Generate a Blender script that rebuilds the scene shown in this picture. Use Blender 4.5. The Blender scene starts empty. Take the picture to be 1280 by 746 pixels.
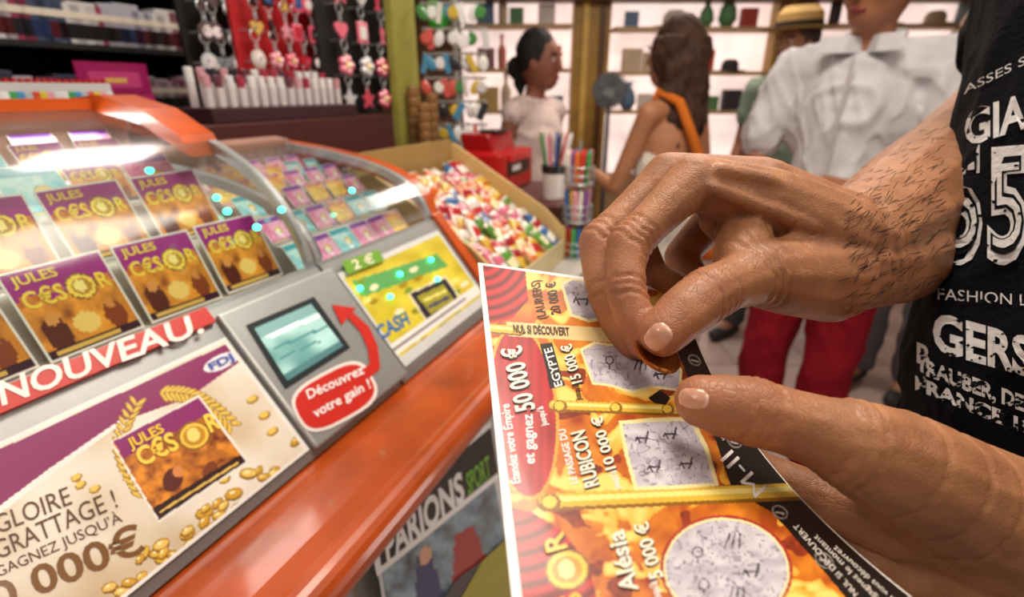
import bpy, bmesh, math, random
import numpy as np
from mathutils import Vector, Matrix
from mathutils.bvhtree import BVHTree
random.seed(7)
SC=bpy.context.scene; COL=SC.collection
V=Vector
FP=640.0; PITCH=math.radians(22); cp,sp=math.cos(PITCH),math.sin(PITCH)
C0=V((0,0,1.35)); UPV=V((0,sp,cp)); FW=V((0,cp,-sp))
def ray(px,py): return V(((px-640)/FP,0,0))+UPV*((373-py)/FP)+FW
def W(px,py,z): return C0+ray(px,py)*z
def proj(p):
    d=p-C0; z=d.dot(FW); return 640+FP*d.x/z, 373-FP*d.dot(UPV)/z, z
AZ=math.radians(23.6); KU=V((math.sin(AZ),math.cos(AZ),0)); KV=V((math.cos(AZ),-math.sin(AZ),0)); KZ=V((0,0,1))
def K(u,v,w): return C0+KU*u+KV*v+KZ*w
def KI(p): d=p-C0; return d.dot(KU),d.dot(KV),d.z
def hit(px,py,P0,n):
    r=ray(px,py); return C0+r*((P0-C0).dot(n)/r.dot(n))
def lin(c):
    if isinstance(c,str):
        c=[int(c[i:i+2],16)/255 for i in (0,2,4)]
        return tuple(x/12.92 if x<=.04045 else ((x+.055)/1.055)**2.4 for x in c)
    return tuple(c)
# ---------------------------------------------------------------- materials
MATS={}
def mat(name,rough=.5,metal=0,bump=0,bscale=80,var=.12,vscale=12,emit=0,sss=0,coat=0,kind=None,crease=0,spec=None):
    if name in MATS: return MATS[name]
    m=bpy.data.materials.new(name); m.use_nodes=True; nt=m.node_tree; N=nt.nodes; L=nt.links; N.clear()
    out=N.new('ShaderNodeOutputMaterial'); at=N.new('ShaderNodeAttribute'); at.attribute_name='Col'
    if kind=='glass':
        t=N.new('ShaderNodeBsdfTransparent'); g=N.new('ShaderNodeBsdfGlossy'); g.inputs['Roughness'].default_value=rough
        lw=N.new('ShaderNodeLayerWeight'); lw.inputs[0].default_value=.25
        ad=N.new('ShaderNodeMath'); ad.operation='MULTIPLY_ADD'; ad.inputs[1].default_value=.34; ad.inputs[2].default_value=.03
        mx=N.new('ShaderNodeMixShader'); L.new(lw.outputs['Fresnel'],ad.inputs[0]); L.new(ad.outputs[0],mx.inputs[0])
        L.new(t.outputs[0],mx.inputs[1]); L.new(g.outputs[0],mx.inputs[2]); L.new(mx.outputs[0],out.inputs[0])
        L.new(at.outputs['Color'],t.inputs[0])
        MATS[name]=m; return m
    b=N.new('ShaderNodeBsdfPrincipled'); L.new(b.outputs[0],out.inputs[0])
    if spec is not None: b.inputs['Specular IOR Level'].default_value=spec
    tc=N.new('ShaderNodeTexCoord'); nz=N.new('ShaderNodeTexNoise'); nz.inputs['Scale'].default_value=vscale; nz.inputs['Detail'].default_value=4
    L.new(tc.outputs['Object'],nz.inputs['Vector'])
    mr=N.new('ShaderNodeMapRange'); mr.inputs['From Min'].default_value=.25; mr.inputs['From Max'].default_value=.75; mr.inputs['To Min'].default_value=1-var; mr.inputs['To Max'].default_value=1+var
    L.new(nz.outputs['Fac'],mr.inputs['Value'])
    vm=N.new('ShaderNodeVectorMath'); vm.operation='SCALE'; L.new(at.outputs['Color'],vm.inputs[0]); L.new(mr.outputs[0],vm.inputs['Scale'])
    L.new(vm.outputs[0],b.inputs['Base Color'])
    b.inputs['Roughness'].default_value=rough; b.inputs['Metallic'].default_value=metal
    if coat: b.inputs['Coat Weight'].default_value=coat; b.inputs['Coat Roughness'].default_value=.08
    if sss:
        b.inputs['Subsurface Weight'].default_value=sss; b.inputs['Subsurface Radius'].default_value=(.006,.002,.001); b.inputs['Subsurface Scale'].default_value=1.0
    if emit:
        L.new(vm.outputs[0],b.inputs['Emission Color']); b.inputs['Emission Strength'].default_value=emit
    if bump:
        n2=N.new('ShaderNodeTexNoise'); n2.inputs['Scale'].default_value=bscale; n2.inputs['Detail'].default_value=6; L.new(tc.outputs['Object'],n2.inputs['Vector'])
        bp=N.new('ShaderNodeBump'); bp.inputs['Strength'].default_value=bump; bp.inputs['Distance'].default_value=.002
        L.new(n2.outputs['Fac'],bp.inputs['Height']); L.new(bp.outputs[0],b.inputs['Normal'])
        if crease:
            bp.inputs['Distance'].default_value=.0008
            ws=N.new('ShaderNodeVectorMath'); ws.operation='SCALE'; ws.inputs['Scale'].default_value=.012
            n3=N.new('ShaderNodeTexNoise'); n3.inputs['Scale'].default_value=60; L.new(tc.outputs['Object'],n3.inputs['Vector'])
            L.new(n3.outputs['Color'],ws.inputs[0]); av=N.new('ShaderNodeVectorMath'); L.new(tc.outputs['Object'],av.inputs[0]); L.new(ws.outputs[0],av.inputs[1])
            mp=N.new('ShaderNodeMapping'); mp.inputs['Scale'].default_value=(1,.45,1.5); L.new(av.outputs[0],mp.inputs['Vector'])
            vo=N.new('ShaderNodeTexVoronoi'); vo.feature='DISTANCE_TO_EDGE'; vo.inputs['Scale'].default_value=420; L.new(mp.outputs[0],vo.inputs['Vector'])
            cl=N.new('ShaderNodeMapRange'); cl.inputs['From Max'].default_value=.10; L.new(vo.outputs['Distance'],cl.inputs['Value'])
            b2=N.new('ShaderNodeBump'); b2.inputs['Strength'].default_value=crease; b2.inputs['Distance'].default_value=.0003
            L.new(cl.outputs[0],b2.inputs['Height']); L.new(bp.outputs[0],b2.inputs['Normal']); L.new(b2.outputs[0],b.inputs['Normal'])
    MATS[name]=m; return m
M_plastic=mat('gloss_plastic',.28,coat=.4,var=.05)
M_matte=mat('matte_plastic',.6)
M_print=mat('printed_paper',.36,coat=.2,var=.06,vscale=30)
M_paper=mat('card',.55,var=.08)
M_silver=mat('brushed_silver',.36,.6,var=.08)
M_gold=mat('gold_metal',.3,.9,bump=.3,bscale=400)
M_wood=mat('wood',.5,bump=.4,bscale=40,var=.3,vscale=6)
M_fabric=mat('fabric',.9,bump=.5,bscale=300,var=.15,spec=.15)
M_skin=mat('skin',.5,bump=.45,bscale=240,var=.16,vscale=60,sss=.06,crease=.45)
M_skinb=mat('skin_far',.55,var=.1)
M_hair=mat('hair',.75,bump=.6,bscale=90,var=.4,vscale=30)
M_glass=mat('clear_glass',.16,kind='glass')
M_lamp=mat('lamp_glow',emit=7,var=0)
M_day=mat('daylight_pane',emit=.9,var=.35,vscale=2.6)
M_scr=mat('screen_glow',.2,emit=.4,var=.1)
M_wall=mat('painted_wall',.8,bump=.2,var=.06)
M_floor=mat('floor_tile',.25,var=.12,vscale=5)
# ---------------------------------------------------------------- mesh builder
class MB:
    def __init__(s,col='888888'): s.v=[];s.f=[];s.c=[];s.m=[];s.col=lin(col);s.mi=0
    def add(s,vs,fs,col=None,mi=None):
        n=len(s.v); s.v+= [tuple(x) for x in vs]; c=lin(col) if col is not None else s.col
        for f in fs: s.f.append([n+i for i in f]); s.c.append(c); s.m.append(s.mi if mi is None else mi)
        return s
    def box(s,o,a,b,c,col=None,bev=0,mi=None):
        if bev<=0:
            vs=[o+a*i+b*j+c*k for i in(-1,1) for j in(-1,1) for k in(-1,1)]
            return s.add(vs,[(0,1,3,2),(4,6,7,5),(0,4,5,1),(2,3,7,6),(0,2,6,4),(1,5,7,3)],col,mi)
        bm=bmesh.new(); bmesh.ops.create_cube(bm,size=2)
        M=Matrix((a,b,c)).transposed().to_4x4(); M.translation=o
        bmesh.ops.transform(bm,matrix=M,verts=bm.verts); bmesh.ops.bevel(bm,geom=bm.edges[:],offset=bev,segments=2,affect='EDGES',profile=.6)
        bm.verts.index_update(); s.add([v.co.copy() for v in bm.verts],[[v.index for v in f.verts] for f in bm.faces],col,mi); bm.free(); return s
    def kbox(s,u0,u1,v0,v1,w0,w1,col=None,bev=0,mi=None):
        return s.box(K((u0+u1)/2,(v0+v1)/2,(w0+w1)/2),KU*((u1-u0)/2),KV*((v1-v0)/2),KZ*((w1-w0)/2),col,bev,mi)
    def prism(s,prof,u0,u1,col=None,caps=True,closed=True,mi=None):
        n=len(prof); vs=[K(u0,a,b) for a,b in prof]+[K(u1,a,b) for a,b in prof]
        fs=[(i,(i+1)%n,n+(i+1)%n,n+i) for i in range(n if closed else n-1)]
        if caps: fs+=[tuple(range(n)),tuple(range(2*n-1,n-1,-1))]
        return s.add(vs,fs,col,mi)
    def tube(s,pts,rs,seg=10,col=None,caps=True,mi=None):
        if not hasattr(rs,'__len__'): rs=[rs]*len(pts)
        pts=[V(p) for p in pts]; vs=[];fs=[]; x=None
        for i,p in enumerate(pts):
            d=(pts[min(i+1,len(pts)-1)]-pts[max(i-1,0)]); d=d.normalized() if d.length>0 else V((0,0,1))
            if x is None: x=d.orthogonal().normalized()
            x=(x-d*x.dot(d)); x=x.normalized() if x.length>1e-6 else d.orthogonal().normalized()
            y=d.cross(x)
            vs+=[p+(x*math.cos(2*math.pi*k/seg)+y*math.sin(2*math.pi*k/seg))*rs[i] for k in range(seg)]
        for i in range(len(pts)-1):
            for k in range(seg): fs.append((i*seg+k,i*seg+(k+1)%seg,(i+1)*seg+(k+1)%seg,(i+1)*seg+k))
        if caps: fs+=[tuple(range(seg))[::-1],tuple((len(pts)-1)*seg+k for k in range(seg))]
        return s.add(vs,fs,col,mi)
    def lathe(s,o,prof,seg=20,col=None,ax=KZ,mi=None):
        x=ax.orthogonal().normalized(); y=ax.cross(x); vs=[];fs=[]
        for r,h in prof: vs+=[o+ax*h+(x*math.cos(2*math.pi*k/seg)+y*math.sin(2*math.pi*k/seg))*max(r,1e-5) for k in range(seg)]
        for i in range(len(prof)-1):
            for k in range(seg): fs.append((i*seg+k,i*seg+(k+1)%seg,(i+1)*seg+(k+1)%seg,(i+1)*seg+k))
        fs+=[tuple(range(seg))[::-1],tuple((len(prof)-1)*seg+k for k in range(seg))]
        return s.add(vs,fs,col,mi)
    def ell(s,o,rx,ry,rz,R=None,col=None,n=14,mi=None):
        vs=[];fs=[];h=n//2
        for i in range(h+1):
            a=math.pi*i/h
            for k in range(n):
                b=2*math.pi*k/n; p=V((rx*math.sin(a)*math.cos(b),ry*math.sin(a)*math.sin(b),rz*math.cos(a)))
                vs.append(o+(R@p if R else p))
        for i in range(h):
            for k in range(n): fs.append((i*n+k,i*n+(k+1)%n,(i+1)*n+(k+1)%n,(i+1)*n+k))
        return s.add(vs,fs,col,mi)
    def poly(s,pp,mp,lift=0,col=None,mi=None):
        return s.add([mp(x,y,lift) for x,y in pp],[tuple(range(len(pp)))],col,mi)
    def text(s,body,quad,mp,lift=.0005,col='FFFFFF',bold=.012,mi=None):
        vs,fs=text_mesh(body,bold); bl,br,tr,tl=quad; out=[]
        for a,b in vs:
            x=(bl[0]*(1-a)+br[0]*a)*(1-b)+(tl[0]*(1-a)+tr[0]*a)*b
            y=(bl[1]*(1-a)+br[1]*a)*(1-b)+(tl[1]*(1-a)+tr[1]*a)*b
            out.append(mp(x,y,lift))
        return s.add(out,fs,col,mi)
    def patch(s,quad,mp,nx,ny,cf,lift=0,mi=None):
        bl,br,tr,tl=[np.array(q,float) for q in quad]
        a=np.linspace(0,1,nx+1);b=np.linspace(0,1,ny+1); n=len(s.v)
        for bb in b:
            for aa in a:
                q=(bl*(1-aa)+br*aa)*(1-bb)+(tl*(1-aa)+tr*aa)*bb; s.v.append(tuple(mp(q[0],q[1],lift)))
        A,B=np.meshgrid((a[1:]+a[:-1])/2,(b[1:]+b[:-1])/2)
        A=A.ravel();B=B.ravel()
        X=(bl[0]*(1-A)+br[0]*A)*(1-B)+(tl[0]*(1-A)+tr[0]*A)*B; Y=(bl[1]*(1-A)+br[1]*A)*(1-B)+(tl[1]*(1-A)+tr[1]*A)*B
        cols=cf(X,Y,A,B); k=0
        for j in range(ny):
            for i in range(nx):
                q=n+j*(nx+1)+i; s.f.append([q,q+1,q+nx+2,q+nx+1]); s.c.append(tuple(cols[k])); s.m.append(s.mi if mi is None else mi); k+=1
        return s
TC={}
def text_mesh(body,bold):
    k=(body,bold)
    if k in TC: return TC[k]
    cu=bpy.data.curves.new('tmp_text','FONT'); cu.body=body; cu.offset=bold; cu.resolution_u=3
    ob=bpy.data.objects.new('tmp_text',cu); COL.objects.link(ob); bpy.context.view_layer.update()
    me=bpy.data.meshes.new_from_object(ob.evaluated_get(bpy.context.evaluated_depsgraph_get()))
    vs=[(v.co.x,v.co.y) for v in me.vertices]; fs=[tuple(p.vertices) for p in me.polygons]
    bpy.data.objects.remove(ob); bpy.data.curves.remove(cu); bpy.data.meshes.remove(me)
    if not vs: TC[k]=([],[]); return TC[k]
    x0=min(v[0] for v in vs);x1=max(v[0] for v in vs)
    TC[k]=([((v[0]-x0)/(x1-x0),v[1]/.7) for v in vs],fs); return TC[k]
MWD={}
def emit_mesh(name,mb,mats,M,smooth):
    me=bpy.data.meshes.new(name); Mi=M.inverted()
    me.from_pydata([tuple(Mi@V(v)) for v in mb.v],[],mb.f)
    for m in (mats if isinstance(mats,(list,tuple)) else [mats]): me.materials.append(m)
    ca=me.color_attributes.new('Col','FLOAT_COLOR','CORNER')
    arr=np.ones((len(me.loops),4),np.float32); lt=np.array([len(f) for f in mb.f])
    arr[:,:3]=np.repeat(np.array(mb.c,np.float32),lt,axis=0); ca.data.foreach_set('color',arr.ravel())
    me.polygons.foreach_set('material_index',mb.m)
    me.polygons.foreach_set('use_smooth',[smooth]*len(mb.f)); me.update()
    return me
def setp(o,label=None,cat=None,group=None,kind=None):
    if label:o['label']=label
    if cat:o['category']=cat
    if group:o['group']=group
    if kind:o['kind']=kind
    return o
def top(name,mb,m,label=None,cat=None,group=None,kind=None,smooth=False):
    A=np.array(mb.v); M=Matrix.Translation(V((A[:,0].mean(),A[:,1].mean(),A[:,2].min())))
    o=bpy.data.objects.new(name,emit_mesh(name,mb,m,M,smooth)); COL.objects.link(o); o.matrix_world=M; MWD[o.name]=M
    return setp(o,label,cat,group,kind)
def struct(name,mb,m): return top(name,mb,m,kind='structure')
def thing(name,label,cat,loc=V((0,0,0)),group=None):
    o=bpy.data.objects.new(name,None); o.empty_display_size=.02; COL.objects.link(o); M=Matrix.Translation(loc); o.matrix_world=M; MWD[o.name]=M
    return setp(o,label,cat,group)
def part(name,mb,m,parent,label=None,smooth=False):
    M=MWD[parent.name]; o=bpy.data.objects.new(name,emit_mesh(name,mb,m,M,smooth)); COL.objects.link(o); o.parent=parent; MWD[o.name]=M
    if label:o['label']=label
    return o
ORD=['first','second','third','fourth','fifth','sixth','seventh','eighth','ninth','tenth','eleventh','twelfth','thirteenth','fourteenth','fifteenth','sixteenth','seventeenth','eighteenth','nineteenth','twentieth']
def mp_plane(P0,n):
    def f(px,py,l=0): return hit(px,py,P0,n)+n*l
    return f
def blob(prims,vox,sm=4,factor=.5):
    t=MB()
    for p in prims:
        if p[0]=='c':
            ch=p[1]
            for q,r in ch: t.ell(V(q),r,r,r,n=12)
            for (q,r),(q2,r2) in zip(ch,ch[1:]):
                if (V(q2)-V(q)).length>1e-5: t.tube([q,q2],[r,r2],12)
        else: t.ell(V(p[1]),*p[2],R=p[3] if len(p)>3 else None,n=18)
    me=bpy.data.meshes.new('tmp'); me.from_pydata(t.v,[],t.f); ob=bpy.data.objects.new('tmp',me); COL.objects.link(ob)
    bm=bmesh.new(); bm.from_mesh(me); bmesh.ops.recalc_face_normals(bm,faces=bm.faces); bm.to_mesh(me); bm.free()
    r=ob.modifiers.new('r','REMESH'); r.mode='VOXEL'; r.voxel_size=vox
    if sm: s=ob.modifiers.new('s','SMOOTH'); s.factor=factor; s.iterations=sm
    bpy.context.view_layer.update()
    m2=bpy.data.meshes.new_from_object(ob.evaluated_get(bpy.context.evaluated_depsgraph_get()))
    n=len(m2.vertices); co=np.empty(n*3,np.float32); m2.vertices.foreach_get('co',co); co=co.reshape(-1,3)
    no=np.empty(n*3,np.float32); m2.vertices.foreach_get('normal',no); no=no.reshape(-1,3)
    fs=[list(p.vertices) for p in m2.polygons]
    bpy.data.objects.remove(ob); bpy.data.meshes.remove(me); bpy.data.meshes.remove(m2)
    return co,no,fs
def vn(x,y):
    xi=np.floor(x).astype(int);yi=np.floor(y).astype(int);fx=x-xi;fy=y-yi;fx=fx*fx*(3-2*fx);fy=fy*fy*(3-2*fy)
    g=lambda i,j:LAT[i%64,j%64]
    return (g(xi,yi)*(1-fx)+g(xi+1,yi)*fx)*(1-fy)+(g(xi,yi+1)*(1-fx)+g(xi+1,yi+1)*fx)*fy
RG=np.random.RandomState(3); LAT=RG.rand(64,64)
def bmb(prims,vox,col,sm=4,cf=None,creases=(),wr=0,wf=9):
    co,no,fs=blob(prims,vox,sm)
    for c,ax,w,dep,R in creases:
        d=co-np.array(c); a=np.array(ax); a=a/np.linalg.norm(a); t=d@a; rr=np.linalg.norm(d,axis=1)
        t=t+.0012*(vn(d[:,0]*260+dep*9e4,d[:,2]*260+5)-.5)*2
        co=co-no*(dep*np.exp(-(t/w)**2)*np.clip((R-rr)/(R*.3),0,1))[:,None]
    if wr:
        x,y,z=co[:,0],co[:,1],co[:,2]; h=vn((x+y)*wf+z*wf*.9+3,(x-y)*wf*.8-z*wf*.35); h2=vn((x+y)*wf*2.3-z*wf,(x-y)*wf*2+z*wf*1.2+9)
        f=(1-np.abs(h-.5)*4).clip(0,1)+.5*(1-np.abs(h2-.5)*5).clip(0,1); co=co+no*(wr*(f-.4))[:,None]
    mb=MB(col); mb.v=[tuple(x) for x in co]; mb.f=fs
    if cf:
        ctr=np.array([co[f].mean(axis=0) for f in fs]); mb.c=[tuple(x) for x in cf(ctr)]
    else: mb.c=[mb.col]*len(fs)
    mb.m=[0]*len(fs); return mb
def mp_bvh(mb):
    t=BVHTree.FromPolygons([V(v) for v in mb.v],mb.f); last=[.5]
    def f(px,py,l=0):
        r=ray(px,py); d=r.normalized(); loc,n,i,dist=t.ray_cast(C0,d)
        if loc is None:
            p=C0+d*last[0]; loc,n,i,_=t.find_nearest(p)
            return loc-d*l
        last[0]=dist; return loc-d*l
    return f
def inpoly(X,Y,P):
    r=np.zeros(X.shape,bool); j=len(P)-1
    for i in range(len(P)):
        xi,yi=P[i];xj,yj=P[j]
        if yi!=yj: c=((yi>Y)!=(yj>Y))&(X<(xj-xi)*(Y-yi)/(yj-yi)+xi); r^=c
        j=i
    return r
def inell(X,Y,cx,cy,rx,ry,a=0):
    c,s=math.cos(a),math.sin(a); dx=X-cx;dy=Y-cy; return ((dx*c+dy*s)/rx)**2+((-dx*s+dy*c)/ry)**2<1
def nearline(X,Y,a,b,hw):
    ax,ay=a;bx,by=b; L=(bx-ax)**2+(by-ay)**2; t=np.clip(((X-ax)*(bx-ax)+(Y-ay)*(by-ay))/L,0,1)
    return (X-ax-t*(bx-ax))**2+(Y-ay-t*(by-ay))**2<hw*hw
def mix(c1,c2,t): c1=np.array(lin(c1));c2=np.array(lin(c2)); t=np.clip(t,0,1)[:,None]; return c1*(1-t)+c2*t
def put(C,mask,col): C[mask]=np.array(lin(col))
# ================================================================ SETTING
fl=MB('B9A6A0'); 
for i in range(-6,16):
    for j in range(-6,14):
        c='C4AFA8' if (i+j)%2 else 'BDA79F'
        x,y=i*.4,j*.4; fl.add([(x+.003,y+.003,0),(x+.397,y+.003,0),(x+.397,y+.397,0),(x+.003,y+.397,0)],[(0,1,2,3)],c)
fl.add([(-2.4,-2.4,-.004),(6.4,-2.4,-.004),(6.4,5.6,-.004),(-2.4,5.6,-.004)],[(0,1,2,3)],'8A7870')
struct('floor',fl,M_floor)
c=MB('C2AE92').box(V((2,1.6,2.65)),V((4.4,0,0)),V((0,4,0)),V((0,0,.05))); struct('ceiling',c,M_wall)
BY=4.4
c=MB('A88A64').box(V((2,BY+.15,.35)),V((4.4,0,0)),V((0,.06,0)),V((0,0,.35))).box(V((2,BY+.15,2.35)),V((4.4,0,0)),V((0,.06,0)),V((0,0,.25)),'7A4E28')
c.box(V((-1.4,BY+.15,1.4)),V((1.0,0,0)),V((0,.06,0)),V((0,0,.8)),'6A4830')
struct('wall_back',c,M_wall)
struct('wall_right',MB('A88E70').box(V((5.2,1.6,1.3)),V((.05,0,0)),V((0,4,0)),V((0,0,1.3))),M_wall)
struct('wall_left',MB('3A2A26').box(V((-2.4,1.6,1.3)),V((.05,0,0)),V((0,4,0)),V((0,0,1.3))),M_wall)
for i,(a,b) in enumerate([(-.4,.52),(.72,2.02),(2.2,3.45),(3.7,5.0)]):
    g=MB('FDE6DE'); g.box(V(((a+b)/2,BY+.12,1.4)),V(((b-a)/2,0,0)),V((0,.005,0)),V((0,0,.7)))
    struct('window_%d'%(i+1),g,M_day)
for i,x in enumerate([.60,2.12,3.58]):
    g=MB('A8802E').box(V((x,BY-.02,1.3)),V((.14,0,0)),V((0,.07,0)),V((0,0,1.3)),bev=.01)
    g.box(V((x-.05,BY-.1,1.3)),V((.022,0,0)),V((0,.012,0)),V((0,0,1.3)),'E0B858').box(V((x+.08,BY-.1,1.3)),V((.022,0,0)),V((0,.012,0)),V((0,0,1.3)),'5E3A16')
    struct('trim_%d'%(i+1),g,M_wood)
struct('trim_4',MB('6A3E1C').box(V((2.2,BY-.1,2.07)),V((3,0,0)),V((0,.09,0)),V((0,0,.11)),bev=.01),M_wood)
def goods(kind,p,s,col):
    m=MB(col)
    if kind=='bottle': m.lathe(p,[(.03*s,0),(.034*s,.02*s),(.034*s,.13*s),(.012*s,.17*s),(.012*s,.21*s),(.015*s,.215*s),(.015*s,.235*s)],12)
    elif kind=='vase': m.lathe(p,[(.03*s,0),(.06*s,.05*s),(.05*s,.11*s),(.02*s,.16*s),(.035*s,.19*s)],14)
    elif kind=='hat': m.lathe(p,[(.13*s,0),(.135*s,.008*s),(.075*s,.012*s),(.07*s,.07*s),(.045*s,.095*s),(.01,.098*s)],18)
    elif kind=='box': m.box(p+V((0,0,.07*s)),V((.065*s,0,0)),V((0,.03*s,0)),V((0,0,.07*s)),bev=.004)
    return m
GC={'8E6A70':'plum','CDB79A':'beige','D07A68':'salmon','5E7A9A':'blue','98A4AA':'grey','B8483A':'red','C0A060':'tan','D8CEC4':'white','5A8A5A':'green','3A3238':'black'}
for si,(x0,x1,zs) in enumerate([(-.35,.44,(1.2,1.5,1.8)),(.76,1.96,(1.2,1.48,1.78)),(2.28,3.42,(1.2,1.5,1.8)),(3.74,4.9,(1.25,1.6))]):
    for zi,z in enumerate(zs):
        nm=['leftmost','second','third','rightmost'][si]
        lv=['lowest','middle','top'][zi]
        top('display_shelf',MB('B89A70').box(V(((x0+x1)/2,BY-.06,z)),V(((x1-x0)/2,0,0)),V((0,.1,0)),V((0,0,.013))),M_matte,
            f'{lv} tan shelf across the {nm} bright window at the back','shelf','window shelves')
        x=x0+.08; k=0
        while x<x1-.08 and k<10:
            kd=random.choice(['bottle','vase','box','hat','box','box']); s=random.uniform(.7,1.25); wd={'bottle':.04,'vase':.065,'box':.07,'hat':.14}[kd]*s
            if x+2*wd>x1: break
            cc=random.choice(list(GC)); kn={'bottle':'bottle','vase':'vase','box':'box','hat':'sun_hat'}[kd]
            top(kn,goods(kd,V((x+wd,BY-.07,z+.0135)),s,cc),M_matte,f'small {GC[cc]} {kn.replace("_"," ")}, {ORD[k]} from left, {lv} shelf of the {nm} window',kn.replace('_',' '),'goods on the window shelves',smooth=(kd!='box'))
            x+=2*wd+random.choice([.005,.01,.02,.10]); k+=1
ft=thing('table_fan','grey round fan standing in the bright window behind the long haired woman','fan',V((.93,4.0,0)))
fc=W(762,113,3.6); m=MB('55585A'); 
for r in (.05,.075,.1,.12): m.tube([fc+V((math.cos(a)*r,-.02,math.sin(a)*r)) for a in np.linspace(0,2*math.pi,25)],.004,6)
part('grille',m,M_matte,ft); m=MB('777B7D')
m.lathe(fc+V((0,.012,0)),[(.11,0),(.115,.004),(.02,.012)],20,ax=V((0,-1,0)))
for k in range(5):
    a=k*1.2566; m.ell(fc+V((math.cos(a)*.06,0,math.sin(a)*.06)),.05,.008,.03,Matrix.Rotation(-a,3,'Y'),n=10)
part('blades',m,M_matte,ft); part('stand',MB('444444').lathe(V((fc.x,fc.y,0)),[(.14,0),(.14,.02),(.02,.05),(.014,fc.z-.1)],16),M_matte,ft)
# ================================================================ COUNTER
ct=thing('sales_counter','long sales counter with a glossy orange rounded edge and grey front','counter',K(.6,-.6,-1.35))
part('base',MB('B9B6B0').prism([(-.315,-.405),(-.315,-1.30),(-1.05,-1.30),(-1.05,-.405)],-.35,1.68),M_matte,ct)
part('plinth',MB('3A3A3A').kbox(-.33,1.66,-1.03,-.345,-1.349,-1.30),M_matte,ct)
led=[(-.40,-.372),(-.345,-.366),(-.30,-.366)]+[(-.272+.022*math.sin(a),-.388+.022*math.cos(a)) for a in np.linspace(-.4,math.pi+.2,14)]+[(-.30,-.412),(-.40,-.412)]
M_or=mat('orange_lacquer',.35,coat=.35,var=.35,vscale=14,bump=.05,bscale=20)
part('orange_edge',MB('AE4812').prism(led,-.35,.86),M_or,ct,'glossy orange rounded edge',smooth=False)
part('worktop',MB('8E6238').prism([(-.35,-.425),(-.35,-.412),(-1.05,-.412),(-1.05,-.425)],-.35,1.68),M_wood,ct)
T51=(-KV*math.cos(math.radians(51))+KZ*math.sin(math.radians(51))); NF=T51.cross(KU)*-1
if NF.dot(KV)<0: NF=-NF
PF=mp_plane(K(0,-.374,-.36),NF)
def bez(P,n=18):
    out=[]
    for i in range(n+1):
        t=i/n; out.append(tuple((1-t)**3*P[0][k]+3*(1-t)**2*t*P[1][k]+3*(1-t)*t*t*P[2][k]+t**3*P[3][k] for k in (0,1)))
    return out
rows1=[(-.545,-.228,1),(-.612,-.168,.95),(-.675,-.125,.72),(-.735,-.10,.62),(-.785,-.085,.55)]
rows2=[(-.54,-.235,.56),(-.585,-.20,.52),(-.63,-.17,.48),(-.675,-.152,.45),(-.72,-.142,.42),(-.765,-.138,.42)]
def module(u0,u1,hi,label,rows):
    r=thing('ticket_display_case',label,'display case',K((u0+u1)/2,-.6,-.412),'scratch ticket display cases')
    hs=[(-.374,-.366),(-.379,-.355),(-.492,-.2145),(-.50,-.212),(-.52,-.245),(-.84,-.26),(-.84,-.366)]
    part('housing',MB('A4A6A6').prism(hs,u0,u1),M_silver,r)
    gp=bez([(-.497,-.205),(-.52,-.12+hi*.4),(-.6,-.085+hi),(-.83,-.065+hi)])
    part('glass_cover',MB('EFF8F6').prism(gp,u0+.008,u1-.008,caps=False,closed=False),M_glass,r,'curved glass',smooth=True)
    for uu in (u0,u1-.012):
        m=MB('C0C4C7'); inner=[(a-.004,b-.013) for a,b in gp][::-1]
        m.prism(gp+inner,uu,uu+.012); part('arched_rib',m,M_silver,r)
    part('back_panel',MB('A07868').prism([(-.83,-.26),(-.845,-.26),(-.845,-.055+hi),(-.81,-.06+hi)],u0,u1),M_matte,r)
    pr=[(-.505,-.25)]
    for v,w,s in rows: pr+=[(v+.012,w-.003),(v-.012,w-.001)]
    pr+=[(-.82,rows[-1][1]),(-.82,-.25)]
    part('stepped_shelf',MB('CFC4BC').prism(pr,u0+.014,u1-.014),M_plastic,r); return r,gp
mod1,gp1=module(-.12,.485,.045,'nearer curved glass case full of purple and gold scratch tickets',rows1)
mod2,gp2=module(.49,.775,-.025,'farther curved glass case with small tickets and yellow front panel',rows2)
m=MB('C4500F'); cap=[(-.845,-.022),(-.84,-.008),(-.78,-.004),(-.70,-.020),(-.64,-.050),(-.625,-.075),(-.64,-.07),(-.71,-.037),(-.80,-.024)]
m.prism(cap,.44,.487); part('orange_cap',m,M_or,mod1,'orange rounded cap over the glass corner')
part('top_glass_shelf',MB('E8E4DC').prism([(-.80,-.016),(-.80,-.010),(-.95,-.010),(-.95,-.016)],-.12,.44),M_glass,mod1)
part('top_rail',MB('C9551F').prism([(-.795,-.022),(-.795,-.008),(-.81,-.008),(-.81,-.022)],-.12,.44),M_plastic,mod1)
o=[(-.36,-.366),(-.375,-.35),(-.49,-.207)]+list(gp2); inn=[(a-.012,b-.022) for a,b in o][::-1]
part('orange_arch',MB('C4500F').prism(o+inn,.777,.80),M_or,mod2,'orange curved end arch')
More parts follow.
